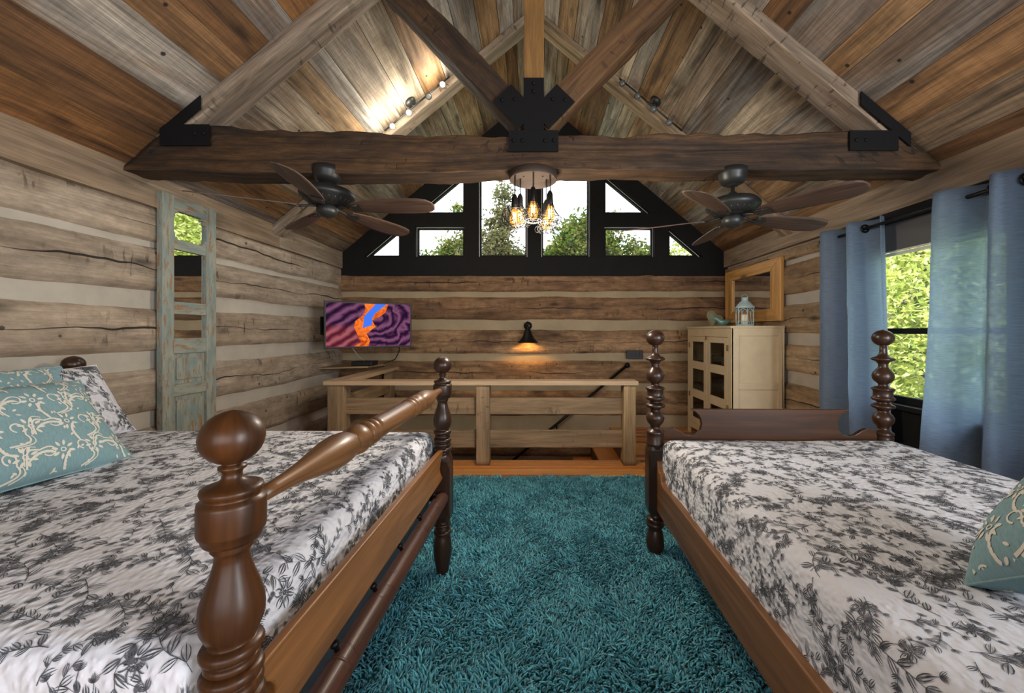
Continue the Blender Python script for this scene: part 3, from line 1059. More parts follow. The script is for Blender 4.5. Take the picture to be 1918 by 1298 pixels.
# ================================================================== CHANDELIER
ch = empty('pendant_chandelier', (-.005, 2.50, 2.30), 0, 'black pan chandelier with wire-caged amber filament bulbs under the tie beam', 'chandelier')
b = MB()
b.lathe([(.135, -.004), (.150, -.006), (.150, -.052), (.146, -.055), (.141, -.052), (.141, -.016), (.135, -.012), (.001, -.012)], seg=48)
for k in range(3):
    a = 2 * PI * k / 3 + .5
    b.lathe([(.006, 0), (.006, .006), (.002, .008)], (.07 * math.cos(a), .07 * math.sin(a), -.012), (0, 0, -1), 8)
b.build('pan', plain('aged_brown_metal', (.035, .022, .015), .75), ch)
def bulb_parts(px, py, zs, kind):
    """pendant as part: cord, socket, bulb, cage."""
    b = MB(); b.tube([(px, py, -.012), (px, py, zs + .05)], .0028, 6); b.tube([(px + .006, py, -.012), (px + .005, py, zs + .03)], .002, 6)
    b.lathe([(.004, .055), (.012, .048), (.018, .03), (.019, .0), (.020, -.035), (.017, -.04)], (px, py, zs), (0, 0, 1), 20)
    pn = b.build('pendant', M['iron'], ch)
    b = MB(); b.lathe([(.012, -.035), (.015, -.05), (.026, -.085), (.030, -.105), (.026, -.128), (.014, -.143), (.001, -.147)], (px, py, zs), (0, 0, 1), 20)
    b.build('bulb', M['bulbglass'], pn)
    b = MB()
    for k in range(6):
        a = k * PI / 3
        b.tube([(px + .009 * math.cos(a), py + .009 * math.sin(a), zs - .06), (px + .012 * math.cos(a + .5), py + .012 * math.sin(a + .5), zs - .12)], .0016, 5)
    b.build('filament', M['bulb'], pn)
    b = MB()
    cpt = lambda r, a, z: (px + r * math.cos(a), py + r * math.sin(a), zs + z)
    if kind == 'sphere':
        zc, rr = -.085, .078
        lr = random.Random(3)
        for k in range(9):
            ax = Vector((lr.uniform(-1, 1), lr.uniform(-1, 1), lr.uniform(-1, 1))).normalized()
            u = ax.orthogonal().normalized(); w = ax.cross(u)
            off = lr.uniform(-.35, .35) * rr
            r2 = math.sqrt(rr * rr - off * off)
            pts = [Vector((px, py, zs + zc)) + ax * off + (u * math.cos(t_) + w * math.sin(t_)) * r2 for t_ in [2 * PI * i / 28 for i in range(29)]]
            b.tube(pts, .0023, 5, cap=False)
        for k in range(3):
            a = 2 * PI * k / 3
            b.tube([cpt(.018, a, .02), cpt(.03, a, -.01), cpt(.05, a, -.03)], .0016, 5)
    else:
        prof = [(.016, .03), (.018, -.02), (.024, -.045), (.034, -.07), (.052, -.095), (.072, -.118), (.062, -.145), (.05, -.155)]
        if kind == 'bell2': prof = [(.016, .03), (.018, -.02), (.028, -.05), (.044, -.085), (.06, -.125), (.05, -.15), (.035, -.16)]
        for k in range(8):
            a = 2 * PI * k / 8
            b.tube([cpt(r, a, z) for r, z in prof], .0022, 5)
        for r, z in prof[2:]:
            b.tube([cpt(r, 2 * PI * i / 24, z) for i in range(25)], .0019, 5, cap=False)
        for k in range(8):
            a = 2 * PI * k / 8
            b.tube([cpt(.058 + .016 * math.cos(t_), a + .3 * math.sin(t_), -.14 + .016 * math.sin(t_)) for t_ in [2 * PI * i / 12 for i in range(13)]], .0019, 5, cap=False)
    b.build('cage', M['iron'], pn)


for (px, py, zs, kd) in ((-.115, -.05, -.21, 'sphere'), (-.085, .075, -.165, 'bell2'), (.0, -.11, -.185, 'bell2'), (.105, -.04, -.185, 'bell'), (.085, .085, -.20, 'bell2')):
    bulb_parts(px, py, zs, kd)
light('chandelier_glow', 'POINT', (-.005, 2.44, 1.86), 62, (1, .87, .70), size=.12)

# ================================================================== RAILING
ra = empty('wooden_railing', (-.5, 3.8, 0), 0, 'weathered wooden railing with flat cap around the stair opening', 'railing')
def ir(mb, name, mat, **k):
    o = mb.build(name, mat, ra, **k)
    o.matrix_parent_inverse = Matrix.Translation((.5, -3.8, 0))
    return o
b = MB(); b.prism([(-1.985, 3.715), (.985, 3.715), (.985, 3.885), (-1.80, 3.885)], 'z', .782, .822, rnd=.3)
ir(b, 'top_rail', M['rail_top'], bevel=.004)
b = MB(); b.prism([(-1.985, 3.718), (-1.803, 3.888), (-1.803, 5.28), (-1.985, 5.28)], 'z', .782, .822, L=(0, 1, 0), rnd=.3)
ir(b, 'top_rail', M['rail_top'], bevel=.004)
def post(x0, x1, y0, y1, r):
    b = MB(); rough_beam(b, ((x0 + x1) / 2, (y0 + y1) / 2, .022 if y0 < 3.9 else 0), ((x0 + x1) / 2, (y0 + y1) / 2, .782), x1 - x0, y1 - y0, (0, 1, 0), .005, 16, seed=x0 * 3, rnd=r)
    return ir(b, 'post', M['rail'])
post(-1.955, -1.80, 3.735, 3.875, .1); post(-.545, -.42, 3.735, 3.865, .5); post(.85, .965, 3.735, 3.865, .8); post(-1.96, -1.86, 5.16, 5.27, .5)
for (z0, z1, r) in ((.495, .651, .5), (.175, .34, .4)):
    b = MB(); b.box(-1.81, -.535, 3.79, 3.835, z0, z1, rnd=r); ir(b, 'rail', M['rail'], bevel=.006)
    b = MB(); b.box(-.43, .86, 3.79, 3.835, z0, z1, rnd=r + .13); ir(b, 'rail', M['rail'], bevel=.006)
    b = MB(); b.box(-1.93, -1.885, 3.86, 5.17, z0, z1, (0, 1, 0), rnd=r + .2); ir(b, 'rail', M['rail'], bevel=.006)

# stairs
st = empty('staircase', (1.0, 4.6, 0), 0, 'dark wooden stairs going down behind the railing', 'stairs')
for k in range(10):
    x1 = HX1 - .24 * k; z = -.19 * (k + 1)
    b = MB(); b.box(x1 - .27, x1, HY0 + .01, YF - .05, z - .035, z, (0, 1, 0), rnd=.3)
    o = b.build('tread', M['floor'], st, bevel=.006); o.matrix_parent_inverse = Matrix.Translation((-1.0, -4.6, 0))
    b = MB(); b.box(x1 - .02, x1 - .001, HY0 + .01, YF - .05, z + .001, z + .16, (0, 1, 0), rnd=.6)
    o = b.build('riser', M['brownplank'], st); o.matrix_parent_inverse = Matrix.Translation((-1.0, -4.6, 0))
hr = MB()
hr.tube([(1.225, 5.22, .835), (-.5, 5.22, -.60)], .018, 12)
h = tag(hr.build('handrail', M['iron']), 'black pipe handrail slanting down the log wall beside the stairs', 'handrail')
b = MB(); b.lathe([(.001, -.04), (.025, -.03), (.037, 0), (.025, .03), (.001, .04)], (1.235, 5.22, .842), (0, 1, 0), 20)
b.tube([(1.235, 5.22, .842), (1.235, 5.31, .842)], .012); b.build('end_knob', M['iron'], h)
b = MB(); b.tube([(.3, 5.22, .065), (.3, 5.22, .01), (.3, 5.31, .01)], .009); b.build('bracket', M['iron'], h)

# wall plate and sconce
b = MB(); b.box(1.235, 1.455, 5.268, 5.292, .925, 1.035)
o = tag(b.build('switch_plate', M['blackplastic'], bevel=.004), 'black rectangular switch plate on the log wall above the handrail', 'switch plate')
b = MB()
for k in range(4): b.box(1.255 + .05 * k, 1.285 + .05 * k, 5.262, 5.268, .955, 1.005)
b.build('switch', M['blackplastic'], o)
sc = empty('wall_sconce', (-.08, 5.28, 1.25), 0, 'black bell-shaped wall sconce glowing amber above the railing', 'wall lamp')
b = MB(); b.lathe([(.001, .03), (.03, .028), (.052, .012), (.055, 0)], (0, 0, .115), (0, -1, 0), 24)
b.tube([(0, -.01, .115), (0, -.06, .12), (0, -.10, .10), (0, -.105, .06)], .010, 10); b.lathe([(.001, .022), (.008, .014), (.006, 0)], (0, -.08, .155), (0, 0, 1), 12)
b.build('wall_mount', M['iron'], sc)
b = MB(); b.lathe([(.022, .075), (.040, .06), (.048, .03), (.058, .0), (.085, -.05), (.132, -.10), (.135, -.106), (.130, -.104), (.08, -.046), (.05, .0), (.02, .06)], (0, -.13, 0), (0, 0, 1), 36, cap=False)
b.build('lamp_shade', M['iron'], sc)
b = MB(); b.lathe([(.001, -.085), (.02, -.075), (.028, -.055), (.018, -.03), (.012, -.01)], (0, -.13, 0), (0, 0, 1), 16)
b.build('bulb', M['bulb'], sc)
light('sconce_glow', 'SPOT', (-.08, 5.16, 1.20), 28, (1, .50, .12), aim=(-.08, 5.24, .6), size=.03, spot=135, blend=.6)

# ================================================================== TV, SHELF, BOX, CABLES
tv = empty('television', (-1.895, 4.565, 1.365), math.atan2(.49, .80), 'wall-mounted flat television showing a purple and orange rock canyon', 'television')
b = MB(); b.box(-.47, .47, -.02, .025, -.262, .262); b.box(-.25, .25, .025, .06, -.15, .15)
b.build('casing', M['blackplastic'], tv, bevel=.004)
def m_screen():
    t = NT('canyon_screen_picture')
    uv = t.n('UVMap', uv_map='UVMap').outputs[0]
    sp = t.n('SeparateXYZ', {0: uv})
    u, v = sp.outputs[0], sp.outputs[1]
    wob = t.mul(t.math('SUBTRACT', t.noise(uv, 4.5, 3, .5, 1.2), .5), .32)
    # nested arcs on the right, slanting folds on the upper left
    du = t.math('SUBTRACT', u, .05); dv = t.math('SUBTRACT', v, .08)
    rad = t.add(t.math('SQRT', t.add(t.mul(du, du), t.mul(t.mul(dv, dv), 2.2))), t.mul(wob, .35))
    slant = t.add(t.add(t.mul(u, .75), t.mul(v, -1.1)), t.mul(wob, .4))
    arcs = t.math('SINE', t.mul(t.add(rad, t.mul(wob, .5)), 52)); folds_ = t.math('SINE', t.mul(slant, 48))
    side = t.maprange(u, -.16, -.08)
    f = t.add(t.mul(arcs, side), t.mul(folds_, t.math('SUBTRACT', 1, side)))
    f = t.maprange(f, -1, 1)
    c = t.ramp(f, [(0, (.02, .006, .028)), (.5, (.10, .03, .085)), (1, (.23, .085, .17))])
    c2 = t.ramp(f, [(0, (.10, .012, .03)), (.5, (.24, .045, .06)), (1, (.42, .12, .14))])
    pk = t.mul(t.maprange(v, .02, -.06), t.maprange(u, .0, -.1))
    c = t.mix(pk, c, c2)
    return t.finish(t.n('Emission', {'Color': c, 'Strength': .7}))
b = MB(); b.pface([(-.452, -.0215, -.245), (.452, -.0215, -.245), (.452, -.0215, .245), (-.452, -.0215, .245)], (1, 0, 0))
scr = b.build('screen', [m_screen()], tv)
def ribbon2(left, right, mat, dy, name):
    b = MB()
    n = len(left)
    for i in range(n - 1):
        q = [left[i], right[i], right[i + 1], left[i + 1]]
        b.pface([(p[0], -.0215 - dy, p[1]) for p in q], (0, 0, 1))
    return b
def m_orange():
    t = NT('canyon_orange_rock')
    tc = t.n('TexCoord').outputs['Object']
    n1 = t.noise(tc, 9, 4, .6, 1.5)
    c = t.ramp(n1, [(.3, (.30, .03, .01)), (.5, (.85, .16, .02)), (.7, (1, .32, .05))])
    return t.finish(t.n('Emission', {'Color': c, 'Strength': .9}))
b = ribbon2([(-.17, -.243), (-.10, -.20), (-.13, -.12), (-.17, -.03), (-.16, .04), (-.09, .10), (-.05, .17), (-.06, .243)],
            [(-.02, -.243), (.0, -.18), (-.04, -.10), (.06, -.02), (.02, .05), (.11, .10), (.17, .15), (.20, .243)], None, .0005, '')
b.build('canyon_wall', m_orange(), scr)
b = ribbon2([(-.08, -.04), (-.07, .03), (-.07, .09), (-.02, .15), (.06, .243)], [(-.03, -.02), (.02, .0), (.02, .07), (.05, .13), (.18, .243)], None, .001, '')
b.build('canyon_sky', emit('canyon_blue_sky', (.05, .16, .75), 1.0), scr)
b = MB(); b.tube([(-1.93, 4.62, 1.36), (-2.2, 4.78, 1.36), (-2.58, 4.85, 1.36)], .022)
b.box(-2.585, -2.565, 4.78, 4.92, 1.25, 1.47)
tag(b.build('wall_mount_arm', M['iron']), 'black arm holding the television out from the log wall', 'tv mount')
b = MB(); b.prism([(-2.575, 4.70), (-2.06, 4.90), (-1.98, 5.27), (-2.575, 5.27)], 'z', .838, .858, rnd=.2)
tag(b.build('corner_shelf', M['rail'], bevel=.003), 'small brown corner shelf below the television', 'shelf')
b = MB(); b.box(-2.28, -2.02, 4.93, 5.12, .862, .915)
o = tag(b.build('set_top_box', M['blackplastic'], bevel=.005), 'black set-top box lying on the corner shelf', 'set-top box')
for x in (-2.26, -2.05):
    b = MB(); b.box(x, x + .02, 4.95, 5.10, .858, .862); b.build('foot', M['blackplastic'], o)
b = MB(); b.tube([(-1.62, 4.75, 1.12), (-1.70, 5.0, 1.05), (-1.84, 5.24, .92), (-2.0, 5.27, .86), (-2.03, 5.262, .5)], .006, 6)
tag(b.build('power_cable', M['blackplastic']), 'black cable slanting down from the right end of the television', 'cable')
b = MB(); b.tube([(-2.10, 4.55, 1.11), (-2.115, 4.75, 1.0), (-2.125, 4.92, .93), (-2.13, 4.96, .918)], .003, 6)
tag(b.build('signal_cable', M['whiteframe']), 'thin pale cable hanging from the television to the set-top box', 'cable')

# ================================================================== TALL CARVED DOOR WITH MIRRORS (left wall)
dr = empty('mirrored_door_panel', (-2.545, 2.92, 0), 0, 'tall narrow old door in chipped teal paint with mirror panes leaning on the log wall', 'door panel')
DX0, DX1 = -.028, .016       # local x: back / front
hw = .228
def drbox(y0, y1, z0, z1, L, r, x0=DX0, x1=DX1, name='rail', bev=.004):
    b = MB(); b.box(x0, x1, y0, y1, z0, z1, L, rnd=r)
    return b.build(name, M['paint'], dr, bevel=bev)
drbox(-hw, -hw + .088, 0, 2.25, (0, 0, 1), .1, name='stile'); drbox(hw - .092, hw, 0, 2.25, (0, 0, 1), .6, name='stile')
zs_ = [(2.15, 2.25), (1.874, 1.947), (1.415, 1.503), (1.133, 1.243), (.83, .915), (.16, .30)]
for i, (a, c) in enumerate(zs_):
    drbox(-hw + .088, hw - .092, a, c, (0, 1, 0), .15 * i + .05, x1=DX1 - .004, x0=DX0 + .002)
opens = [(1.947, 2.15), (1.503, 1.874), (1.243, 1.415)]
for (a, c) in opens:
    b = MB(); b.box(-.012, -.006, -hw + .086, hw - .09, a - .003, c + .003); o = b.build('mirror_pane', M['mirror'], dr); o['label'] = 'mirror glass pane'
b = MB()
y0, y1 = -hw + .088, hw - .092
for (yy, s_) in ((y0, 1), (y1, -1)):
    b.prism([(yy, 2.15), (yy, 2.105), (yy + s_ * .012, 2.105), (yy + s_ * .012, 2.135), (yy + s_ * .035, 2.135), (yy + s_ * .035, 2.15)][::(-1 if s_ > 0 else 1)], 'x', DX0 + .002, DX1 - .006, L=(0, 1, 0))
    b.prism([(yy, 1.947), (yy, 1.985), (yy + s_ * .012, 1.985), (yy + s_ * .012, 1.962), (yy + s_ * .03, 1.962), (yy + s_ * .03, 1.947)][::(1 if s_ > 0 else -1)], 'x', DX0 + .002, DX1 - .006, L=(0, 1, 0))
b.build('corner_bracket', M['paint'], dr)
for (a, c, r) in ((.915, 1.133, .3), (.30, .83, .7)):
    b = MB(); b.box(-.02, -.004, y0 - .002, y1 + .002, a - .002, c + .002, (0, 0, 1), rnd=r)
    b.box(-.004, .006, y0 + .03, y1 - .03, a + .03, c - .03, (0, 0, 1), rnd=r + .1)
    b.build('raised_panel', M['paint'], dr, bevel=.003)

# ================================================================== RIGHT WALL MIRROR
mr = empty('wall_mirror', (2.555, 4.62, 1.73), 0, 'wide honey pine framed mirror on the log wall above the cabinet', 'mirror')
def frame_piece(pts, L, r):
    b = MB(); b.prism(pts, 'x', -.03, .012, L=L, rnd=r)
    return b.build('frame_side', M['mframe'], mr, bevel=.006)
oy0, oy1, oz0, oz1 = -.57, .60, -.33, .33
iy0, iy1, iz0, iz1 = -.39, .41, -.195, .205
frame_piece([(oy0, oz0), (oy1, oz0), (iy1, iz0), (iy0, iz0)], (0, 1, 0), .1)
frame_piece([(oy0, oz1), (iy0, iz1), (iy1, iz1), (oy1, oz1)], (0, 1, 0), .6)
frame_piece([(oy0, oz0), (iy0, iz0), (iy0, iz1), (oy0, oz1)], (0, 0, 1), .2)
frame_piece([(oy1, oz0), (oy1, oz1), (iy1, iz1), (iy1, iz0)], (0, 0, 1), .7)
b = MB(); b.box(-.012, .0, iy0 - .01, iy1 + .01, iz0 - .01, iz1 + .01); b.build('mirror_pane', M['mirror'], mr)

# ================================================================== CABINET
cx0, cx1, cy0, cy1, ch_ = 2.0, 2.535, 4.0, 5.14, 1.345
cb_ = empty('cream_cabinet', (cx0, cy0, 0), 0, 'cream painted jelly cupboard with glass-paned doors against the log walls in the corner', 'cabinet')
CI = Matrix.Translation((-cx0, -cy0, 0))
def ic(mb, name, mat, parent=None, **k):
    o = mb.build(name, mat, parent or cb_, **k)
    if parent is None: o.matrix_parent_inverse = CI
    return o
b = MB()
b.box(cx0 + .02, cx1, cy1 - .02, cy1, .08, ch_ - .02); b.box(cx1 - .02, cx1, cy0, cy1 - .02, .08, ch_ - .02)
b.box(cx0 + .02, cx1 - .02, cy0 + .016, cy0 + .03, .08, ch_ - .02)
b.box(cx0 + .02, cx1 - .02, cy0 + .03, cy1 - .02, .08, .10)
# side stiles and rails facing the room
for (x0, x1, z0, z1) in ((cx0 + .002, cx0 + .075, 0, ch_ - .02), (cx1 - .06, cx1, 0, ch_ - .02), (cx0 + .075, cx1 - .06, ch_ - .10, ch_ - .02), (cx0 + .075, cx1 - .06, .70, .765), (cx0 + .075, cx1 - .06, .08, .17)):
    b.box(x0, x1, cy0, cy0 + .02, z0, z1)
# front face frame
for (y0, y1, z0, z1) in ((cy0, cy0 + .07, 0, ch_ - .02), (cy1 - .07, cy1, 0, ch_ - .02), (cy0 + .07, cy1 - .07, ch_ - .115, ch_ - .02), (cy0 + .07, cy1 - .07, .08, .15)):
    b.box(cx0, cx0 + .02, y0, y1, z0, z1)
ic(b, 'carcass', M['cream'], bevel=.0025)
b = MB(); b.box(cx0 - .012, cx1 + .002, cy0 - .008, cy1 + .005, ch_ - .02, ch_ + .003); ic(b, 'top_board', M['cream'], bevel=.004)
for z in (.36, .62, .90):
    b = MB(); b.box(cx0 + .03, cx1 - .02, cy0 + .03, cy1 - .02, z, z + .018); ic(b, 'shelf', M['cabin'])
ymid = (cy0 + cy1) / 2
for (y0, y1) in ((cy0 + .074, ymid - .0025), (ymid + .0025, cy1 - .074)):
    b = MB()
    z0, z1 = .154, ch_ - .120
    s_ = .075
    b.box(cx0 - .003, cx0 + .02, y0, y0 + s_, z0, z1); b.box(cx0 - .003, cx0 + .02, y1 - s_, y1, z0, z1)
    for (a, c) in ((z0, .225), (.475, .575), (.83, .925), (1.165, z1)):
        b.box(cx0 - .003, cx0 + .02, y0 + s_, y1 - s_, a, c)
    d = ic(b, 'cabinet_door', M['cream'], bevel=.003)
    b = MB(); b.box(cx0 + .006, cx0 + .009, y0 + s_ - .004, y1 - s_ + .004, .22, 1.17)
    o = b.build('glass_pane', M['cabglass'], d); o['label'] = 'dim old glass'
    hy = y0 if y0 < ymid - .2 else y1
    for hz in (1.12, .50):
        b = MB()
        b.box(cx0 - .008, cx0 - .003, hy - .02, hy - .004, hz - .03, hz + .03); b.box(cx0 - .008, cx0 - .003, hy + .004, hy + .02, hz - .03, hz + .03); b.tube([(cx0 - .008, hy, hz - .03), (cx0 - .008, hy, hz + .03)], .004, 6)
        b.build('hinge', M['brass'], d)
b = MB(); b.box(cx0 - .012, cx0 - .003, ymid - .012, ymid + .012, 1.19, 1.24); b.tube([(cx0 - .006, ymid, 1.20), (cx0 - .02, ymid, 1.20)], .008); ic(b, 'latch', M['brass'])
# folded cloths inside
for (z, y, wh) in ((.918, 4.30, 'nearest the corner in the top row'), (.918, 4.80, 'at the far end of the top row'), (.638, 4.28, 'nearest the corner in the middle row'), (.638, 4.8, 'at the far end of the middle row'), (.378, 4.4, 'in the lowest row')):
    b = MB()
    b.box(2.10, 2.42, y - .14, y + .14, z, z + .045); b.box(2.11, 2.41, y - .13, y + .13, z + .046, z + .085)
    tag(b.build('folded_cloth', M['chink'], bevel=.012, bseg=3), 'pale folded cloth behind the cabinet glass, ' + wh, 'folded cloth', 'folded cloths inside the cabinet')

# lantern
ln = empty('candle_lantern', (2.235, 4.19, ch_ + .004), R(20), 'pale blue metal candle lantern standing on the cabinet in front of the mirror', 'lantern')
ZT = .0
b = MB(); b.lathe([(.001, 0), (.095, 0), (.095, .012), (.085, .018), (.001, .018)], seg=6)
for k in range(6):
    a = 2 * PI * k / 6
    b.tube([(.083 * math.cos(a), .083 * math.sin(a), .015), (.083 * math.cos(a), .083 * math.sin(a), .19)], .006, 6)
    a2 = a + PI / 3
    p, q = Vector((.083 * math.cos(a), .083 * math.sin(a), 0)), Vector((.083 * math.cos(a2), .083 * math.sin(a2), 0))
    pts = []
    for i in range(9):
        f = i / 8
        v = p.lerp(q, f); v.z = .135 + .045 * math.sin(PI * f) ** .6
        pts.append(v)
    b.tube(pts, .004, 5)
    for s2 in (.3, .7):
        v = p.lerp(q, s2)
        b.tube([(v.x, v.y, .018), (v.x, v.y, .05)], .0025, 5)
    b.tube([(p.x, p.y, .05), (q.x, q.y, .05)], .003, 5)
b.build('lantern_frame', M['lantern'], ln)
b = MB(); b.lathe([(.105, .188), (.105, .196), (.088, .215), (.062, .245), (.040, .262), (.035, .268), (.035, .29), (.042, .294), (.040, .30), (.001, .302)], seg=6)
b.build('lantern_roof', M['lantern'], ln)
b = MB()
b.tube([(-.04, 0, .302)] + [(-.04 * math.cos(t_), 0, .302 + .03 * math.sin(t_)) for t_ in [PI * i / 10 for i in range(1, 10)]] + [(.04, 0, .302)], .0025, 6)
b.build('handle', M['lantern'], ln)
b = MB(); b.lathe([(.001, 0), (.035, 0), (.035, .10), (.028, .104), (.002, .1), (.001, .115)], (0, 0, .018), seg=24)
cdl = b.build('candle', M['candle'], ln)
cdl['label'] = 'ivory pillar candle'
# bird
bd = empty('ceramic_bird', (2.16, 4.50, ch_ + .004), R(180), 'small teal ceramic bird beside the lantern on the cabinet', 'figurine')
b = MB()
cs = [(-.115, .088, .004, .005), (-.09, .074, .012, .010), (-.06, .055, .026, .022), (-.02, .045, .040, .036), (.03, .045, .046, .040), (.065, .062, .036, .036), (.085, .088, .028, .028), (.10, .095, .026, .024), (.118, .092, .016, .014), (.128, .088, .004, .004)]
rings = []
for (x, z, ry, rz) in cs:
    rings.append([(x, ry * math.cos(2 * PI * j / 20), z + rz * math.sin(2 * PI * j / 20)) for j in range(20)])
b.rings(rings)
bo = b.build('bird_body', M['ceramic'], bd)
b = MB(); b.lathe([(.006, 0), (.001, .022)], (.126, 0, .088), (1, 0, -.1), 8); b.build('beak', M['ceramic'], bd)
for s_ in (-1, 1):
    b = MB()
    b.rings([[(x, s_ * (yy + .003 * math.cos(2 * PI * j / 10)), z + h_ * math.sin(2 * PI * j / 10)) for j in range(10)] for (x, yy, z, h_) in ((-.07, .024, .06, .003), (-.03, .038, .055, .018), (.02, .044, .055, .022), (.045, .043, .055, .004))], flip=s_ > 0)
    b.build('wing', M['ceramic'], bd)
b = MB(); b.lathe([(.03, 0), (.026, .01), (.02, .014)], seg=16); b.build('foot', M['ceramic'], bd)
bd.scale = (.92, .92, .92)
# willow heart
hh = empty('wicker_heart', (2.22, 4.86, ch_ + .004), R(12), 'rounded green-grey woven willow heart on the far end of the cabinet', 'ornament')
b = MB()
HS = .0062
def heart(t_, sc=1.0):
    x = 16 * math.sin(t_) ** 3; z = 13 * math.cos(t_) - 5 * math.cos(2 * t_) - 2 * math.cos(3 * t_) - math.cos(4 * t_)
    return x * HS * sc * 1.1, z * HS * sc * .95
rings = []
for i in range(13):
    ph = -PI / 2 + PI * i / 12
    sc_, yy = math.cos(ph) * .98 + .02, .055 * math.sin(ph)
    rings.append([(heart(2 * PI * j / 36, sc_)[0], yy, heart(2 * PI * j / 36, sc_)[1]) for j in range(36)])
b.rings(rings)
o = b.build('woven_body', M['wicker'], hh)
o.location = (0, 0, .096)
o.rotation_euler = (0, R(25), 0)
b = MB()
for k in range(11):
    ph = -PI / 2 + PI * (k + 1) / 12
    sc_, yy = math.cos(ph) * 1.02, .058 * math.sin(ph)
    b.tube([(heart(2 * PI * j / 36, sc_)[0], yy, heart(2 * PI * j / 36, sc_)[1]) for j in range(37)], .0035, 5, cap=False)
for k in range(9):
    t_ = 2 * PI * k / 9 + .2
    b.tube([(heart(t_, math.cos(ph) * 1.04)[0], .061 * math.sin(ph), heart(t_, math.cos(ph) * 1.04)[1]) for ph in [-PI / 2 + PI * i / 10 for i in range(11)]], .003, 5)
b.build('willow_strand', M['wicker'], o)

# ================================================================== CURTAINS
rod = MB(); rod.tube([(2.46, 3.37, 2.055), (2.46, 1.35, 2.055)], .012, 12)
rd = tag(rod.build('curtain_rod', M['iron']), 'black curtain rod above the side window', 'curtain rod')
b = MB(); b.lathe([(.012, -.01), (.02, 0), (.02, .012), (.001, .02)], (2.46, 3.375, 2.055), (0, 1, 0), 16); b.build('finial', M['iron'], rd)
b = MB(); b.tube([(2.46, 3.35, 2.055), (2.50, 3.35, 2.055), (2.565, 3.36, 2.05)], .008); b.lathe([(.022, 0), (.022, .012)], (2.56, 3.36, 2.05), (-1, 0, 0), 16)
b.build('bracket', M['whiteframe'], rd)['label'] = 'white wall bracket'


def curtain(ytop, ybot, folds, label, seed, rings_y):
    """ytop/ybot: (far, near) extents; folds: number of half waves."""
    b = MB()
    nu, nv = 130, 60
    zt, zb = 2.115, .02
    base_i = 0
    W = abs(ytop[1] - ytop[0]) * 1.9
    P = []
    for j in range(nv + 1):
        fz = j / nv
        z = zt + (zb - zt) * fz
        for i in range(nu + 1):
            f = i / nu
            y = (ytop[0] + (ytop[1] - ytop[0]) * f) * (1 - fz) + (ybot[0] + (ybot[1] - ybot[0]) * f) * fz
            ph = f * folds * PI
            amp = .074 - .014 * fz + .012 * fbm(f * 4, fz * 1.5, seed)
            wv = math.sin(ph + .5 * fbm(f * 2, fz * 2.0, seed + 3) * fz)
            wv = math.copysign(abs(wv) ** .75, wv)
            x = 2.452 + amp * wv * -1
            x += .004 * fbm(f * 14, fz * 9, seed) * (1 + fz)
            y += .018 * math.cos(ph) * math.sin(ph * .5) + .02 * fbm(f * 3, fz * 2, seed + 8) * fz
            P.append((min(x, 2.53), y, z))
    b.v = P
    for j in range(nv):
        for i in range(nu):
            q = [j * (nu + 1) + i, j * (nu + 1) + i + 1, (j + 1) * (nu + 1) + i + 1, (j + 1) * (nu + 1) + i]
            uv = [(i / nu * W, j / nv * 2.1), ((i + 1) / nu * W, j / nv * 2.1), ((i + 1) / nu * W, (j + 1) / nv * 2.1), (i / nu * W, (j + 1) / nv * 2.1)]
            b.face(q, uv, .5, 0, True)
    o = b.build('curtain', M['curtain'])
    so = o.modifiers.new('thick', 'SOLIDIFY'); so.thickness = .0015
    tag(o, label, 'curtain', 'blue curtains on the rod')
    for k in range(folds):
        f = (k + .5) / folds
        # grommet sits where the cloth crosses the rod
        f0 = k / folds
        y = ytop[0] + (ytop[1] - ytop[0]) * f0
        if k == 0: continue
        g = MB()
        tdir = Vector((1 if k % 2 == 0 else -1, .6, 0)).normalized()
        g.rings([[Vector((2.46, y, 2.055)) + (Vector((0, 0, 1)) * math.cos(a) + Vector((1, 0, 0)) * math.sin(a)) * (.026 + .007 * math.cos(p)) + Vector((0, 1, 0)) * .007 * math.sin(p) for p in [2 * PI * q / 8 for q in range(8)]] for a in [2 * PI * q / 24 for q in range(25)]], cap=False)
        g.build('grommet', M['iron'], o)['label'] = 'dark metal grommet'
    return o


curtain((3.34, 2.80), (3.37, 2.72), 4, 'blue slub curtain gathered at the far side of the window', 1, None)
curtain((2.40, 1.55), (2.52, 1.50), 6, 'wide translucent blue curtain at the near side of the window', 6, None)

# ================================================================== PRINT HELPERS
def sliver(p, ang, ln, w, bend=0.0, n=4):
    """thin tapered stroke in 2-D -> list of (left,right) pairs."""
    out = []
    x, y = p
    a = ang
    for i in range(n + 1):
        f = i / n
        ww = w * math.sin(PI * min(1, f * .92 + .08)) ** .8 + .0002
        out.append(((x - math.sin(a) * ww / 2, y + math.cos(a) * ww / 2), (x + math.sin(a) * ww / 2, y - math.cos(a) * ww / 2)))
        x += math.cos(a) * ln / n; y += math.sin(a) * ln / n
        a += bend / n
    return out


def stroke(pts, w0, w1=None):
    out = []
    n = len(pts)
    for i, p in enumerate(pts):
        a, c = pts[max(i - 1, 0)], pts[min(i + 1, n - 1)]
        d = Vector((c[0] - a[0], c[1] - a[1]))
        d = d.normalized() if d.length else Vector((1, 0))
        w = w0 + ((w1 if w1 is not None else w0) - w0) * i / max(1, n - 1)
        out.append(((p[0] - d.y * w / 2, p[1] + d.x * w / 2), (p[0] + d.y * w / 2, p[1] - d.x * w / 2)))
    return out


def leaf2(p, ang, ln, w, lr):
    S = []
    k = 3
    for i in range(k):
        o = i - 1
        S.append(sliver(p, ang + o * .55, ln * (1 - .1 * abs(o)), w * .20, -o * 1.15))
    return S


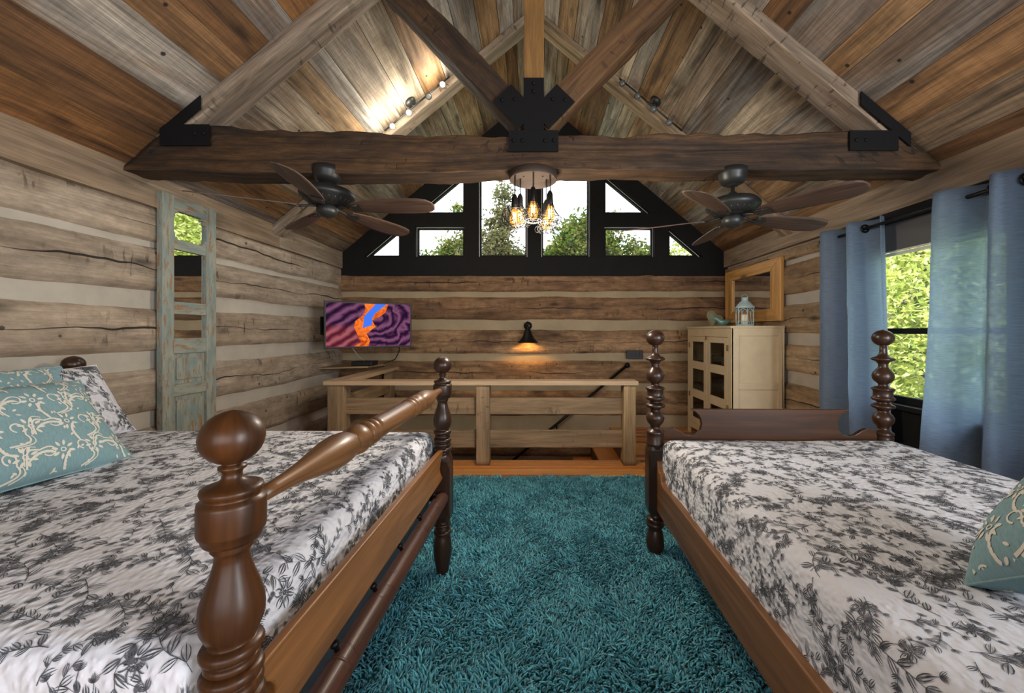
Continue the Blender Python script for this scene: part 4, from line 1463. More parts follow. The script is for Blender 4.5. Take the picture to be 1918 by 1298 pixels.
def flower2(p, sz, lr):
    S = []
    n = lr.choice((5, 6))
    a0 = lr.random() * 6
    for k in range(n):
        a = a0 + 2 * PI * k / n
        b0 = (p[0] + math.cos(a) * sz * .14, p[1] + math.sin(a) * sz * .14)
        for o in (-1, 1):
            S.append(sliver(b0, a + o * .8, sz * .52, sz * .055, -o * 1.7, 5))
        S.append(sliver(b0, a, sz * .26, sz * .04, 0, 3))
    S.append(stroke([(p[0] + sz * .07 * math.cos(q), p[1] + sz * .07 * math.sin(q)) for q in [2 * PI * z / 8 for z in range(9)]], sz * .06))
    return S


def spray(x, y, ang, sz, lr):
    S = []
    x -= math.cos(ang) * sz * .5; y -= math.sin(ang) * sz * .5
    bend = lr.uniform(-1.8, 1.8)
    n = 8
    px, py, a = x, y, ang
    pts = [(px, py)]
    s_ = 1
    for i in range(n):
        px += math.cos(a) * sz / n; py += math.sin(a) * sz / n
        a += bend / n + lr.uniform(-.12, .12)
        pts.append((px, py))
        s_ = -s_
        S += leaf2((px, py), a + s_ * lr.uniform(.4, 1.1), sz * lr.uniform(.15, .27), sz * lr.uniform(.06, .09), lr)
        if lr.random() < .25:
            S += leaf2((px, py), a - s_ * lr.uniform(.5, 1.1), sz * lr.uniform(.12, .2), sz * .06, lr)
        if lr.random() < .22:
            aa = a + s_ * .9
            q = (px + math.cos(aa) * sz * .24, py + math.sin(aa) * sz * .24)
            S.append(stroke([(px, py), ((px + q[0]) / 2 + .003, (py + q[1]) / 2), q], .0011))
            for k in range(3):
                S += leaf2(q, aa + (k - 1) * .8, sz * lr.uniform(.08, .12), sz * .045, lr)
    S.append(stroke(pts, .0017, .0008))
    if lr.random() < .55: S += flower2((px, py), sz * lr.uniform(.26, .40), lr)
    return S


def put_print(mb, strokes, surf, mat, off=.0011, inside=None):
    for st_ in strokes:
        prev = None
        for (l, r) in st_:
            if inside and not (inside(*l) and inside(*r)):
                prev = None
                continue
            P_, N_ = surf(*l); P2, N2 = surf(*r)
            cur = (len(mb.v), len(mb.v) + 1)
            mb.v.append(tuple(P_ + N_ * off)); mb.v.append(tuple(P2 + N2 * off))
            if prev:
                mb.face([prev[0], prev[1], cur[1], cur[0]], [(0, 0)] * 4, .5, mat, True)
            prev = cur


# ================================================================== QUILTS
def quilt(name, parent, x0, x1, y0, y1, ztop, drops, seed, label, dens=.072):
    """x,y local rectangle of the top; drops: how far it hangs on (x0, x1, y0, y1) sides."""
    r = .05
    def edge(s_, a, c, da, dc):
        """sheet coordinate -> (position, drop)."""
        if s_ < a + r:
            q = a + r - s_
            L = r * PI / 2
            if q < L: return a + r - r * math.sin(q / r), r - r * math.cos(q / r)
            return a - .010 * min(1, (q - L) / .1), r + (q - L)
        if s_ > c - r:
            q = s_ - (c - r)
            L = r * PI / 2
            if q < L: return c - r + r * math.sin(q / r), r - r * math.cos(q / r)
            return c + .010 * min(1, (q - L) / .1), r + (q - L)
        return s_, 0.0
    def base_p(s_, t_):
        X, dx = edge(s_, x0, x1, 0, 0); Y, dy = edge(t_, y0, y1, 0, 0)
        d = 0
        d = max(dx, dy) + .15 * min(dx, dy)
        w = .006 * noise.noise(Vector((s_ * 2.3, t_ * 2.3, seed))) + .0018 * noise.noise(Vector((s_ * 9, t_ * 10, seed + 3))) + .0016 * noise.noise(Vector((s_ * 26, t_ * 26, seed)))
        side = min(1, d / .1)
        w2 = .006 * side * noise.noise(Vector((s_ * 6, t_ * 6, seed + 9)))
        crown = .012 * (1 - ((2 * (X - x0) / (x1 - x0) - 1) ** 4)) * (1 - ((2 * (Y - y0) / (y1 - y0) - 1) ** 4))
        return Vector((X + (w2 + w) * (1 if dx > .02 else 0) * (1 if X > (x0 + x1) / 2 else -1), Y + (w2 + w) * (1 if dy > .02 else 0) * (1 if Y > (y0 + y1) / 2 else -1), ztop - d + w * (1 - side) + crown * (1 - side)))
    def surf(s_, t_):
        e = .004
        p = base_p(s_, t_)
        dx = base_p(s_ + e, t_) - base_p(s_ - e, t_); dy = base_p(s_, t_ + e) - base_p(s_, t_ - e)
        n = dx.cross(dy)
        n = n.normalized() if n.length > 1e-9 else Vector((0, 0, 1))
        if n.z < -.3: n = -n
        return p, n
    L = r * PI / 2 - r
    sx0, sx1, sy0, sy1 = x0 - drops[0], x1 + drops[1], y0 - drops[2], y1 + drops[3]
    b = MB()
    st = .018
    nx, ny = int((sx1 - sx0) / st), int((sy1 - sy0) / st)
    uvp = []
    for j in range(ny + 1):
        for i in range(nx + 1):
            s_, t_ = sx0 + (sx1 - sx0) * i / nx, sy0 + (sy1 - sy0) * j / ny
            b.v.append(tuple(base_p(s_, t_))); uvp.append((s_, t_))
    for j in range(ny):
        for i in range(nx):
            q = [j * (nx + 1) + i, j * (nx + 1) + i + 1, (j + 1) * (nx + 1) + i + 1, (j + 1) * (nx + 1) + i]
            b.face(q, [uvp[k] for k in q], .5, 0, True)
    lr = random.Random(seed)
    S = []
    cell = dens
    y = sy0
    row = 0
    while y < sy1:
        x = sx0 + (row % 2) * cell * .5
        while x < sx1:
            S += spray(x + lr.uniform(-.03, .03), y + lr.uniform(-.03, .03), lr.uniform(0, 6.28), lr.uniform(.10, .17), lr)
            x += cell * 1.15
        y += cell * 1.1
        row += 1
    put_print(b, S, surf, 1, inside=lambda a, c: sx0 + .01 < a < sx1 - .01 and sy0 + .01 < c < sy1 - .01)
    o = b.build(name, [M['quilt'], M['ink']])
    o.matrix_world = parent.matrix_world.copy()
    o.location = parent.location; o.rotation_euler = parent.rotation_euler
    tag(o, label, 'quilt', 'black and white floral quilts on the beds')
    # a thin bound edge gives the cloth its thickness
    e = MB()
    loop = [(sx0 + (sx1 - sx0) * i / 60, sy1) for i in range(61)] + [(sx1, sy1 - (sy1 - sy0) * i / 60) for i in range(1, 61)] + [(sx1 - (sx1 - sx0) * i / 60, sy0) for i in range(1, 61)] + [(sx0, sy0 + (sy1 - sy0) * i / 60) for i in range(1, 61)]
    e.tube([base_p(*p) for p in loop], .005, 6, cap=False)
    e.build('binding', M['quilt'], o)
    return o

# ================================================================== LATHED POSTS
def ball(r, zc, rz=None, n=12, top=True):
    rz = rz or r
    return [(r * math.cos(a), zc + rz * math.sin(a)) for a in [PI / 2 - PI * i / n for i in range(n + 1)]]


def torus_ring(r, z, h):
    return [(r - h * .55, z + h / 2), (r - h * .15, z + h * .42), (r, z + h * .15), (r, z - h * .15), (r - h * .15, z - h * .42), (r - h * .55, z - h / 2)]


def oct_block(mb, z0, z1, w, ch=.014, rnd=.3):
    """square post block with chamfered corners that taper out at both ends."""
    def ring(z, k):
        c = w - (w * .30 if k else .006)
        p = [(c, -w), (w, -c), (w, c), (c, w), (-c, w), (-w, c), (-w, -c), (-c, -w)]
        return [(x, y, z) for x, y in p]
    rs = [[(x * .86, y * .86, z) for x, y, z in ring(z0, 1)], ring(z0 + .02, 1), ring(z0 + .05, 0), ring(z1 - .05, 0), ring(z1 - .02, 1), [(x * .86, y * .86, z) for x, y, z in ring(z1, 1)]]
    mb.rings(rs, smooth=False, rnd=rnd)


def post_left(mb, mat_ball=0):
    P = []
    P += [(.002, 1.158)] + ball(.0475, 1.112, .045)[1:-1]
    P += [(.014, 1.067), (.020, 1.064), (.0205, 1.060), (.015, 1.056), (.014, 1.05), (.016, 1.043), (.024, 1.037), (.036, 1.033), (.044, 1.030), (.0455, 1.025), (.044, 1.020), (.040, 1.016), (.042, 1.012),
          (.0478, 1.009), (.049, 1.003), (.049, .960), (.0478, .955), (.044, .952), (.043, .944), (.040, .939), (.031, .937), (.029, .932), (.031, .927), (.028, .923), (.025, .918)]
    P += [(.026, .905), (.031, .885), (.039, .862), (.0455, .84), (.0475, .82), (.0455, .80), (.038, .782), (.032, .772)]
    for z, r, h in ((.760, .046, .020), (.737, .040, .016), (.718, .046, .020), (.695, .045, .022), (.668, .048, .026)):
        P += torus_ring(r, z, h)
    P += [(.040, .652), (.046, .640), (.047, .625), (.047, .60)]
    mb.lathe(P, seg=40, rnd=.3)
    oct_block(mb, .30, .635, .0475)
    Q = [(.036, .305), (.030, .292), (.032, .285)] + torus_ring(.043, .272, .018) + torus_ring(.038, .252, .014) + torus_ring(.047, .233, .018) + [(.036, .218), (.041, .205), (.047, .17), (.048, .13), (.042, .085), (.034, .04), (.030, .012), (.028, 0)]
    mb.lathe(Q, seg=32, rnd=.3)


def post_right(mb):
    P = [(.002, 1.291)] + ball(.0525, 1.243, .046)[1:-1]
    P += [(.017, 1.197), (.0165, 1.178), (.0175, 1.172), (.0165, 1.166), (.02, 1.152), (.028, 1.140), (.044, 1.133), (.054, 1.127), (.055, 1.121), (.050, 1.116), (.034, 1.110), (.026, 1.100), (.0215, 1.092), (.024, 1.088), (.0215, 1.084)]
    P += [(.026, 1.073), (.036, 1.060), (.047, 1.045), (.0515, 1.028), (.049, 1.010), (.038, .995), (.026, .985), (.0215, .978)]
    P += [(.026, .967), (.042, .963), (.053, .957), (.054, .951), (.049, .946), (.0455, .941), (.0455, .912), (.049, .908), (.055, .902), (.055, .895), (.048, .888), (.032, .882), (.027, .876), (.036, .870), (.053, .862), (.056, .854), (.052, .847), (.036, .840), (.027, .832), (.025, .826)]
    P += [(.030, .820), (.043, .808), (.0515, .790), (.051, .776), (.044, .758), (.032, .744), (.027, .736)]
    P += [(.027, .726), (.036, .717), (.047, .709), (.0505, .702), (.049, .694), (.0465, .690), (.0475, .682), (.0475, .645), (.050, .640), (.050, .632), (.046, .626), (.046, .60)]
    mb.lathe(P, seg=40, rnd=.3)
    oct_block(mb, .245, .625, .0475)
    Q = [(.036, .25), (.030, .235), (.031, .222)] + torus_ring(.049, .20, .022) + [(.042, .186), (.049, .180), (.051, .168), (.046, .158), (.034, .15), (.040, .138), (.047, .10), (.051, .06), (.046, .03), (.036, .012), (.034, 0)]
    mb.lathe(Q, seg=32, rnd=.3)

# ================================================================== LEFT BED
ROT_L = PI - .020
bl = empty('turned_post_bed', (-.483, 2.09, .003), ROT_L, 'dark cannonball post bed with a turned blanket rail, headboard at the grey log wall', 'bed')
BW, BL_ = 1.42, 2.00       # local y (towards camera), local x (towards the head)
for (px, py) in ((0, 0), (0, BW), (BL_, 0), (BL_, BW)):
    b = MB(); post_left(b)
    o = b.build('bed_post', M['bed'] if py else M['bed_d'], bl)
    o.location = (px, py, 0)
# blanket rail
prof = []
half = [(0, .0375), (.13, .0375), (.150, .0378), (.152, .034), (.160, .034), (.166, .040), (.176, .042), (.186, .040), (.190, .033), (.196, .033), (.202, .041), (.213, .0435), (.222, .039), (.226, .032),
        (.232, .034), (.245, .042), (.265, .0455), (.285, .042), (.297, .034), (.302, .030), (.308, .034), (.33, .0425), (.37, .0455), (.41, .043), (.46, .0345), (.51, .0255), (.56, .0195), (.61, .0165), (.645, .0155)]
pr = [(r, -s_) for s_, r in reversed(half)] + [(r, s_) for s_, r in half[1:]]
b = MB(); b.lathe([(r * .93, h) for r, h in pr], (0, BW / 2, .985), (0, 1, 0), 36, rnd=.3)
b.build('blanket_rail', M['bed_r'], bl)
# foot board with scooped ends
b = MB()
poly = [(.035, .675), (.035, .655)]
def scoop(yc, zc, r, a0, a1, n=10): return [(yc + r * math.cos(a0 + (a1 - a0) * i / n), zc + r * math.sin(a0 + (a1 - a0) * i / n)) for i in range(n + 1)]
poly = [(.03, .678)] + [(.03, .648)] + [(.10 - .065 * math.cos(a) * 1.0 - .01, .60 + .045 * math.sin(a)) for a in []]
H0, H1 = .525, .678
left = [(.04, H1), (.04, H1 - .02)] + [(.04 + .055 * math.sin(PI * f), H1 - .02 - (H1 - H0 - .03) * f) for f in [i / 10 for i in range(1, 10)]] + [(.04, H0 + .01), (.04, H0)]
right = [(BW - y_, z_) for y_, z_ in reversed(left)]
poly = left + right
b.prism(poly[::1], 'x', -.012, .012, L=(0, 1, 0), rnd=.3)
b.build('foot_board', M['bed_o'], bl, bevel=.004)
# roller with pegs
b = MB(); b.lathe([(.028, .03), (.034, .05), (.035, .06)] + [(.035, .06 + (BW - .12) * i / 12 + 0) for i in range(1, 12)] + [(.034, BW - .05), (.028, BW - .03)], (-.008, 0, .43), (0, 1, 0), 28, rnd=.3)
for yy in (.33, BW - .33):
    b.lathe([(.0352, -.005), (.0365, -.003), (.0365, .003), (.0352, .005)], (-.008, yy, .43), (0, 1, 0), 28, rnd=.3, cap=False)
rl = b.build('rope_roller', M['roller'], bl)
for k in range(6):
    yy = .12 + (BW - .24) * k / 5
    b = MB(); b.lathe([(.007, .03), (.007, .045), (.011, .048), (.012, .054), (.009, .060), (.001, .062)], (-.008, yy, .43), (.45, 0, 1), 14)
    b.build('peg', M['iron'], rl)
for y_ in (0, BW):
    b = MB(); b.box(.04, BL_ - .04, y_ - .018, y_ + .018, .40, .56, rnd=.2); b.build('side_rail', M['bed_d'], bl, bevel=.004)
# headboard
b = MB()
pl = [(.04, .45), (BW - .04, .45), (BW - .04, .86)] + [(BW - .04 - (BW - .08) * f, .86 + .19 * math.sin(PI * f) ** .5) for f in [i / 24 for i in range(1, 24)]] + [(.04, .86)]
b.prism(pl, 'x', BL_ - .012, BL_ + .012, L=(0, 1, 0), rnd=.3)
b.build('headboard', M['bed'], bl, bevel=.004)
# mattress base + quilt
b = MB(); b.box(.055, BL_ - .04, .035, BW - .035, .36, .52)
o = b.build('box_spring', M['boxspring'], bl, bevel=.02, bseg=3)
mt = MB(); mt.box(.08, BL_ - .06, .03, BW - .03, .53, .742)
mo = mt.build('mattress', M['boxspring'], bevel=.05, bseg=4)
mo.location = bl.location; mo.rotation_euler = bl.rotation_euler
tag(mo, 'mattress under the floral quilt on the left-hand bed', 'mattress')
bpy.context.view_layer.update()
quilt('floral_quilt', bl, .055, BL_ - .03, -.02, BW + .03, .762, (.22, .03, .36, .38), 11, 'white quilt with charcoal floral print on the bed with the turned blanket rail')

# ================================================================== RIGHT BED
br = empty('spool_post_bed', (.700, 2.28, .012), -.022, 'walnut spool post bed with a scrolled foot board standing near the window', 'bed')
RW, RL = 1.29, 2.02
for (px, py) in ((0, 0), (RW, 0), (0, -RL), (RW, -RL)):
    b = MB(); post_right(b)
    o = b.build('bed_post', M['bed_d'], br); o.location = (px, py, 0)
# scrolled footboard (outline in x,z)
def scroll():
    top = .835
    a = [(.04, .655), (.04, .700), (.07, .722), (.10, .728), (.13, .715), (.165, .692), (.20, .684), (.232, .690), (.255, .715), (.262, .745), (.258, .775), (.246, .80), (.226, .82), (.20, top - .004), (.205, top)]
    m_ = [(RW - x, z) for x, z in reversed(a)]
    return a + m_
b = MB()
pl = scroll()
b.prism([(x, z) for x, z in pl][::-1] + [], 'y', -.014, .014, L=(1, 0, 0), rnd=.3)
b.build('foot_board', M['bed'], br, bevel=.004)
b = MB(); b.box(.04, RW - .04, -.018, .018, .27, .50, rnd=.2); b.build('end_rail', M['bed_d'], br, bevel=.004)
for x_ in (-.005, RW - .03):
    b = MB()
    s_ = 1
    prof_ = [(-RL + .04, .265), (-.04, .265), (-.04, .56), (-.055, .545), (-.065, .515), (-.085, .495), (-.10, .50), (-.115, .485), (-.125, .455), (-.15, .447), (-RL + .04, .447)]
    b.prism(prof_[::1], 'x', x_, x_ + .035, L=(0, 1, 0), rnd=.3)
    b.build('side_rail', M['bed_r'], br, bevel=.006, bseg=3)
b = MB(); b.box(.04, RW - .04, -RL - .014, -RL + .014, .45, 1.0, rnd=.4); b.build('headboard', M['bed'], br, bevel=.01)
mt = MB(); mt.box(.06, RW - .06, -RL + .05, -.07, .36, .655)
mo = mt.build('mattress', M['boxspring'], bevel=.06, bseg=4)
mo.location = br.location; mo.rotation_euler = br.rotation_euler
tag(mo, 'mattress under the floral quilt on the right-hand bed', 'mattress')
b = MB(); b.box(.05, RW - .05, -RL + .04, -.05, .30, .345, rnd=.3); b.build('bed_slat', M['bed_r'], br)
bpy.context.view_layer.update()
quilt('floral_quilt', br, .030, RW + .025, -RL + .03, -.035, .675, (.235, .25, .03, .16), 23, 'white quilt with charcoal floral print on the bed with the scrolled foot board')

# ================================================================== PILLOWS
def pillow(name, w, h, th, mat, loc, X, Y, label, cat, seed, pattern=None, group=None, mats=None, sag=.0):
    """X: direction of the width, Y: direction of the height; thickness along X x Y."""
    X = Vector(X).normalized(); Y = Vector(Y); Y = (Y - X * Y.dot(X)).normalized(); Z = X.cross(Y)
    def s3(u, v, side):
        k = (1 - abs(u) ** 2.6) * (1 - abs(v) ** 2.6)
        d = th / 2 * max(0, k) ** .55
        pin = 1 - .07 * (1 - abs(u) ** 2) * abs(v) ** 3 * 1.0
        pin2 = 1 - .07 * (1 - abs(v) ** 2) * abs(u) ** 3
        x = u * w / 2 * pin2; y = v * h / 2 * pin
        wr = .008 * noise.noise(Vector((u * 2.2, v * 2.2, seed))) + .003 * noise.noise(Vector((u * 7, v * 7, seed + side)))
        y -= sag * (1 - v * v) * .0 + sag * max(0, v) * (1 - u * u)
        return Vector((x, y, side * (d + wr * max(0, k) ** .5)))
    b = MB()
    n = 36
    for side in (1, -1):
        bi = len(b.v)
        for j in range(n + 1):
            for i in range(n + 1):
                u, v = -1 + 2 * i / n, -1 + 2 * j / n
                u = math.sin(u * PI / 2) * .5 + u * .5; v = math.sin(v * PI / 2) * .5 + v * .5
                b.v.append(tuple(s3(u, v, side)))
        for j in range(n):
            for i in range(n):
                q = [bi + j * (n + 1) + i, bi + j * (n + 1) + i + 1, bi + (j + 1) * (n + 1) + i + 1, bi + (j + 1) * (n + 1) + i]
                if side < 0: q.reverse()
                b.face(q, [(b.v[k][0], b.v[k][1]) for k in q], .5, 0, True)
    if pattern:
        def surf(a, c):
            u, v = max(-.99, min(.99, a / (w / 2))), max(-.99, min(.99, c / (h / 2)))
            e = .01
            p = s3(u, v, 1)
            dx = s3(min(u + e, .999), v, 1) - s3(u - e, v, 1); dy = s3(u, min(v + e, .999), 1) - s3(u, v - e, 1)
            nn = dx.cross(dy)
            return p, (nn.normalized() if nn.length else Vector((0, 0, 1)))
        put_print(b, pattern, surf, 1, .0012, lambda a, c: abs(a) < w / 2 * .97 and abs(c) < h / 2 * .97)
        if len(pattern) and mats:
            def surfb(a, c):
                u, v = max(-.99, min(.99, a / (w / 2))), max(-.99, min(.99, c / (h / 2)))
                p = s3(u, v, -1); e = .01
                dx = s3(min(u + e, .999), v, -1) - s3(u - e, v, -1); dy = s3(u, min(v + e, .999), -1) - s3(u, v - e, -1)
                nn = dy.cross(dx)
                return p, (nn.normalized() if nn.length else Vector((0, 0, -1)))
            put_print(b, pattern, surfb, 1, .0012, lambda a, c: abs(a) < w / 2 * .97 and abs(c) < h / 2 * .97)
    o = b.build(name, mats or [mat])
    Rm = Matrix((X, Y, Z)).transposed()
    o.matrix_world = Matrix.Translation(loc) @ Rm.to_4x4()
    tag(o, label, cat, group)
    pp = MB()
    loop = []
    for k in range(4):
        for i in range(24):
            f = -1 + 2 * i / 24
            u, v = ((f, -1), (1, f), (-f, 1), (-1, -f))[k]
            loop.append(s3(u, v, 1))
    loop.append(loop[0])
    pp.tube(loop, .0035, 6, cap=False)
    pp.build('piping', (mats or [mat])[0], o)
    return o


def swirls(w, h, seed):
    """cream scrolls, leaves and dots."""
    lr = random.Random(seed)
    S = []
    cell = .105
    ny = int(h / cell) + 2; nx = int(w / cell) + 2
    for j in range(ny):
        for i in range(nx):
            cx = -w / 2 + (i + (.5 if j % 2 else 0)) * cell; cy = -h / 2 + (j - .3) * cell
            fl = 1 if (i + j) % 2 else -1
            a0 = lr.uniform(0, 6.28) * .15 + (0 if fl > 0 else 1.4)
            for (off, wd) in ((0, .0065), (.013, .0045)):
                pts = []
                for k in range(26):
                    f = k / 25
                    # s-curve ending in a spiral
                    if f < .5:
                        x = -.058 + .15 * f * .8; y = .045 * math.sin(f * 2 * PI * .8) + off
                    else:
                        g = (f - .5) / .5
                        r = (.030 - off * .8) * (1 - .62 * g)
                        ang = PI / 2 - g * 4.2
                        x = .0 + .012 + r * math.cos(ang); y = (.045 * math.sin(.8 * PI)) + off - r + .030 + (r * math.sin(ang) - .030 + off * .8) * 1
                    xx = cx + (x * math.cos(a0) - y * math.sin(a0)) * fl; yy = cy + (x * math.sin(a0) + y * math.cos(a0))
                    pts.append((xx, yy))
                S.append(stroke(pts[:13] if off else pts, wd * .9, wd * .7))
            # flower of tear drops
            fx, fy = cx + cell * .5, cy + cell * .12
            for k in range(8):
                a = 2 * PI * k / 8 + a0
                S.append(sliver((fx + math.cos(a) * .016, fy + math.sin(a) * .016), a, .020, .009, 0, 5))
            S.append(stroke([(fx + .007 * math.cos(q), fy + .007 * math.sin(q)) for q in [2 * PI * z / 10 for z in range(11)]], .004))
            for k in range(7):
                a = a0 + .4 + k * .22
                S.append(sliver((cx + math.cos(a) * .048, cy - .035 + math.sin(a) * .048), a + 1.2, .026, .0055, .7, 5))
            for k in range(4):
                S.append(sliver((cx + lr.uniform(-.07, .07), cy + lr.uniform(-.07, .07)), lr.uniform(0, 6), .014, .007, 0, 4))
    return S


def floralS(w, h, seed):
    lr = random.Random(seed)
    S = []
    for _ in range(int(w * h / .0042)):
        S += spray(lr.uniform(-w / 2, w / 2), lr.uniform(-h / 2, h / 2), lr.uniform(0, 6.28), lr.uniform(.12, .18), lr)
    return S


g_p = 'pillows on the left-hand bed'
ZQ = .772
# front lumbar pillow: width runs along -Y, leans toward the head
pillow('throw_pillow', .80, .40, .18, M['teal'], (-1.79, 1.25, ZQ + .165), (.02, 1, -.02), (-.60, 0, .80), 'large teal throw pillow with cream scrolls, frontmost on the left-hand bed', 'pillow', 1, swirls(.76, .42, 2), g_p, [M['teal'], M['pillowcream']])
pillow('throw_pillow', .50, .42, .14, M['teal'], (-2.06, 1.50, ZQ + .19), (.02, 1, -.04), (-.50, 0, .86), 'teal throw pillow with cream scrolls behind the large one at the picture edge', 'pillow', 2, swirls(.5, .44, 5), g_p, [M['teal'], M['pillowcream']])
pillow('matelasse_pillow', .62, .42, .14, M['bluecloth'], (-2.20, 1.64, ZQ + .180), (-.02, 1, .0), (-.6, 0, .8), 'plain light blue textured pillow between the teal and floral pillows', 'pillow', 3, None, g_p)
pillow('bed_pillow', .66, .42, .17, M['quilt'], (-2.25, 1.80, ZQ + .160), (.0, 1, .0), (-.52, 0, .85), 'white floral print bed pillow against the headboard below the round finial', 'pillow', 4, floralS(.66, .42, 4), g_p, [M['quilt'], M['ink']])
pillow('throw_pillow', .46, .46, .20, M['teal'], (1.225, .83, .915), (.05, -.8, .6), (.86, .30, .40), 'teal throw pillow with cream scrolls on the right-hand bed', 'pillow', 5, swirls(.46, .46, 9), None, [M['teal'], M['pillowcream']])

# ================================================================== RUG
def make_rug():
    x0, x1, y0, y1 = -1.05, 1.32, .1, 3.475
    b = MB(); b.box(x0, x1, y0, y1, .001, .009)
    rg = b.build('shag_rug', M['rugbase'], bevel=.003)
    tag(rg, 'deep teal shag rug on the floor between the two beds', 'rug')
    sp = .0118
    gx, gy = np.meshgrid(np.arange(x0 + .008, x1 - .008, sp), np.arange(y0 + .008, y1 - .008, sp))
    px = gx.ravel() + nr.uniform(-.5, .5, gx.size) * sp
    py = gy.ravel() + nr.uniform(-.5, .5, gx.size) * sp
    N = px.size
    # smoothly varying lay of the pile with clumps
    def sn(a, b_, ph): return np.sin(px * a + ph) * np.cos(py * b_ + ph * 1.7)
    ang = 2.2 * sn(5, 7, 0) + 1.8 * sn(19, 13, 1.3) + 1.4 * sn(41, 47, 2.1) + nr.normal(0, .9, N)
    lean = np.abs(nr.normal(.9, .4, N))
    H = nr.uniform(.020, .034, N) * (1 + .25 * sn(9, 11, .5))
    Lx, Ly = np.cos(ang) * lean, np.sin(ang) * lean
    rad = nr.uniform(.0033, .0050, N)
    lv = [0, .4, .75, 1.0]
    V = np.zeros((N, 12, 3))
    for k, f in enumerate(lv):
        bend = f ** 1.6
        cx = px + Lx * H * bend * .9; cy = py + Ly * H * bend * .9
        cz = .008 + H * (f - .35 * lean.clip(0, 1.4) * f * f * .6)
        rr = rad * (1.0, 1.05, .95, .55)[k]
        for j in range(3):
            a = ang + 2 * PI * j / 3
            V[:, k * 3 + j, 0] = cx + rr * np.cos(a); V[:, k * 3 + j, 1] = cy + rr * np.sin(a); V[:, k * 3 + j, 2] = cz + (rr * .4 * np.cos(a) if k else 0)
    q = []
    for k in range(3):
        for j in range(3):
            q.append([k * 3 + j, k * 3 + (j + 1) % 3, (k + 1) * 3 + (j + 1) % 3, (k + 1) * 3 + j])
    q = np.array(q)
    Q = (q[None] + (np.arange(N) * 12)[:, None, None]).reshape(-1, 4)
    rn = np.repeat(nr.uniform(0, 1, N), 9)
    o = fast_mesh('pile', V.reshape(-1, 3), Q, M['rug'], rn, rg, smooth=True)
    o['kind'] = 'stuff'


make_rug()

# ================================================================== OUTSIDE
gd = MB(); gd.box(-40, 40, -30, 60, -3.3, -3.0)
tag(gd.build('ground', M['grass']), kind='structure')


def tree(name, base, h, blobs, n, size, mat, label, cat='tree', limbs=6, trunk_r=.16, sub=.25):
    e = empty(name, (base[0], base[1], -3.0), 0, label, cat, 'trees outside the windows')
    b = MB()
    top = Vector((0, 0, h * .8))
    b.tube([(0, 0, 0), (.1, .05, h * .3), (-.05, .1, h * .55), tuple(top)], [trunk_r, trunk_r * .8, trunk_r * .5, trunk_r * .15], 10)
    lr = random.Random(int(h * 10) + n)
    for (bx, by, bz, r) in blobs:
        for _ in range(limbs // 2 + 1):
            z0 = lr.uniform(.35, .7) * h
            t_ = Vector((bx + lr.uniform(-r, r) * .6, by + lr.uniform(-r, r) * .6, bz + lr.uniform(-r, r) * .6))
            m_ = Vector((0, 0, z0)).lerp(t_, .5) + Vector((0, 0, .15))
            b.tube([(0, 0, z0), tuple(m_), tuple(t_)], [trunk_r * .4, trunk_r * .22, .012], 6)
    b.build('trunk', M['bark'], e)
    # leaves
    tot = sum(r ** 2.2 for *_, r in blobs)
    P = []
    for (bx, by, bz, r) in blobs:
        m_ = int(n * r ** 2.2 / tot)
        k = max(6, int(r * r * 22))
        d = nr.normal(size=(k, 3)); d /= np.linalg.norm(d, axis=1)[:, None]
        cc = np.array([bx, by, bz]) + d * (r * nr.uniform(.35, 1.0, (k, 1)))
        pick = nr.integers(0, k, m_)
        P.append(cc[pick] + nr.normal(0, r * sub * .5 + .08, (m_, 3)))
    P = np.vstack(P)
    N = len(P)
    A = nr.normal(size=(N, 3)); A[:, 2] *= .7; A /= np.linalg.norm(A, axis=1)[:, None]
    B = np.cross(A, nr.normal(size=(N, 3))); B /= np.linalg.norm(B, axis=1)[:, None]
    s_ = size * nr.uniform(.6, 1.3, (N, 1))
    C = np.cross(A, B)
    V = np.stack([P - A * s_ * .6, P + B * s_ * .28 - A * s_ * .05 + C * s_ * .06, P + A * s_ * .6, P - B * s_ * .28 - A * s_ * .05 + C * s_ * .06], 1)
    Q = np.arange(N * 4).reshape(-1, 4)
    o = fast_mesh('foliage', V.reshape(-1, 3), Q, mat, nr.uniform(0, 1, N), e)
    o['kind'] = 'stuff'
    return e


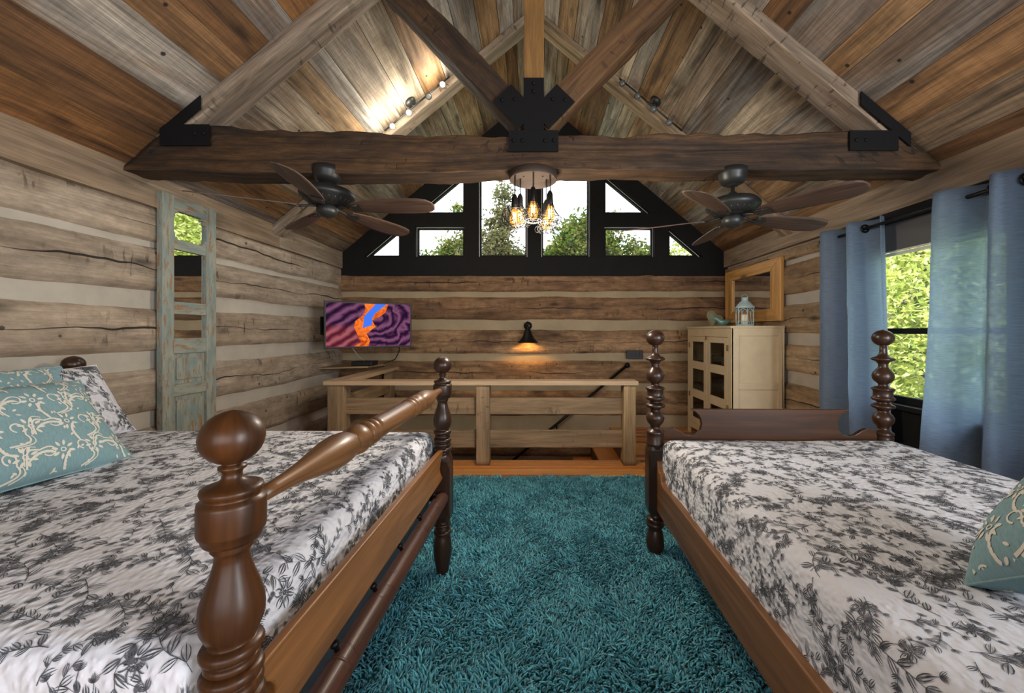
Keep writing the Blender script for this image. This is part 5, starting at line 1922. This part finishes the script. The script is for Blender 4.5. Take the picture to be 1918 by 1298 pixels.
# beyond the gable (blob centres are relative to the trunk foot, z from the ground at -3)
tree('maple_tree', (1.5, 13.5), 8.4, [(0, 0, 7.2, 1.0), (-.6, .3, 6.6, 1.0), (.8, .4, 7.1, 1.1), (0, 0, 5.2, 1.7)], 26000, .15, M['leaf_g'], 'round leafy tree seen through the window right of the caged bulbs')
tree('maple_tree', (4.0, 14.5), 8.0, [(0, 0, 6.6, 1.0), (-.9, 0, 6.6, .9), (.9, 0, 5.9, .8), (0, .2, 5.4, 1.4), (-1.0, .2, 5.2, 1.3)], 22000, .15, M['leaf_g'], 'round leafy tree seen through the low window at the right fan')
tree('slender_tree', (-1.1, 13.0), 10.2, [(0, 0, 8.9, .35), (.15, 0, 8.2, .5), (-.3, .1, 7.5, .65), (.3, 0, 6.9, .7), (-.3, 0, 6.2, .95), (.4, 0, 5.6, 1.0), (0, 0, 4.8, 1.3)], 17000, .12, M['leaf_s'], 'slender loose tree seen through the window left of the caged bulbs')
tree('branching_tree', (-3.1, 13.5), 8.8, [(0, 0, 6.3, 1.0), (.8, 0, 6.4, .8), (-.8, 0, 6.0, .8), (.5, 0, 7.4, .6), (.8, 0, 8.3, .45), (0, 0, 5.2, 1.4)], 17000, .13, M['leaf_g'], 'open branching tree seen through the windows beside the left fan')
tree('distant_tree', (-1.6, 22), 9.2, [(0, 0, 7.6, 1.7), (2.2, 1, 7.2, 1.5), (-2.4, 1, 7.2, 1.5), (4.4, 1, 7.0, 1.6)], 15000, .2, M['leaf_s'], 'pale far tree line behind the slender tree', limbs=3)
tree('leafy_tree', (6.9, 12.6), 9.6, [(0, 0, 7.6, 1.5), (-1.2, 0, 6.8, 1.3), (1.2, .5, 7.0, 1.4), (0, 0, 5.6, 1.6)], 24000, .13, M['leaf_y'], 'bright leafy tree reflected in the top pane of the teal door')
# beyond the side window
tree('sunlit_tree', (6.4, 6.2), 8.0, [(0, 0, 4.6, 1.7), (.6, -1.0, 3.2, 1.4), (-.3, 1.6, 3.8, 1.4), (.4, .5, 6.2, 1.5)], 40000, .085, M['leaf_y'], 'bright yellow-green tree close outside the side window')
tree('sunlit_tree', (9.0, 8.6), 9.0, [(0, 0, 4.0, 2.2), (1.0, 2, 5.0, 2.0), (0, -2.4, 4.5, 2.0), (0, 0, 6.6, 2.0), (0, 0, 2.0, 1.8)], 30000, .12, M['leaf_y'], 'farther yellow-green tree filling the rest of the side window')
tree('sunlit_tree', (7.5, 2.6), 8.0, [(0, 0, 4.4, 1.8), (.5, 1.2, 3.0, 1.5), (0, -.6, 6.0, 1.5)], 20000, .10, M['leaf_y'], 'yellow-green tree seen dimly through the near curtain')
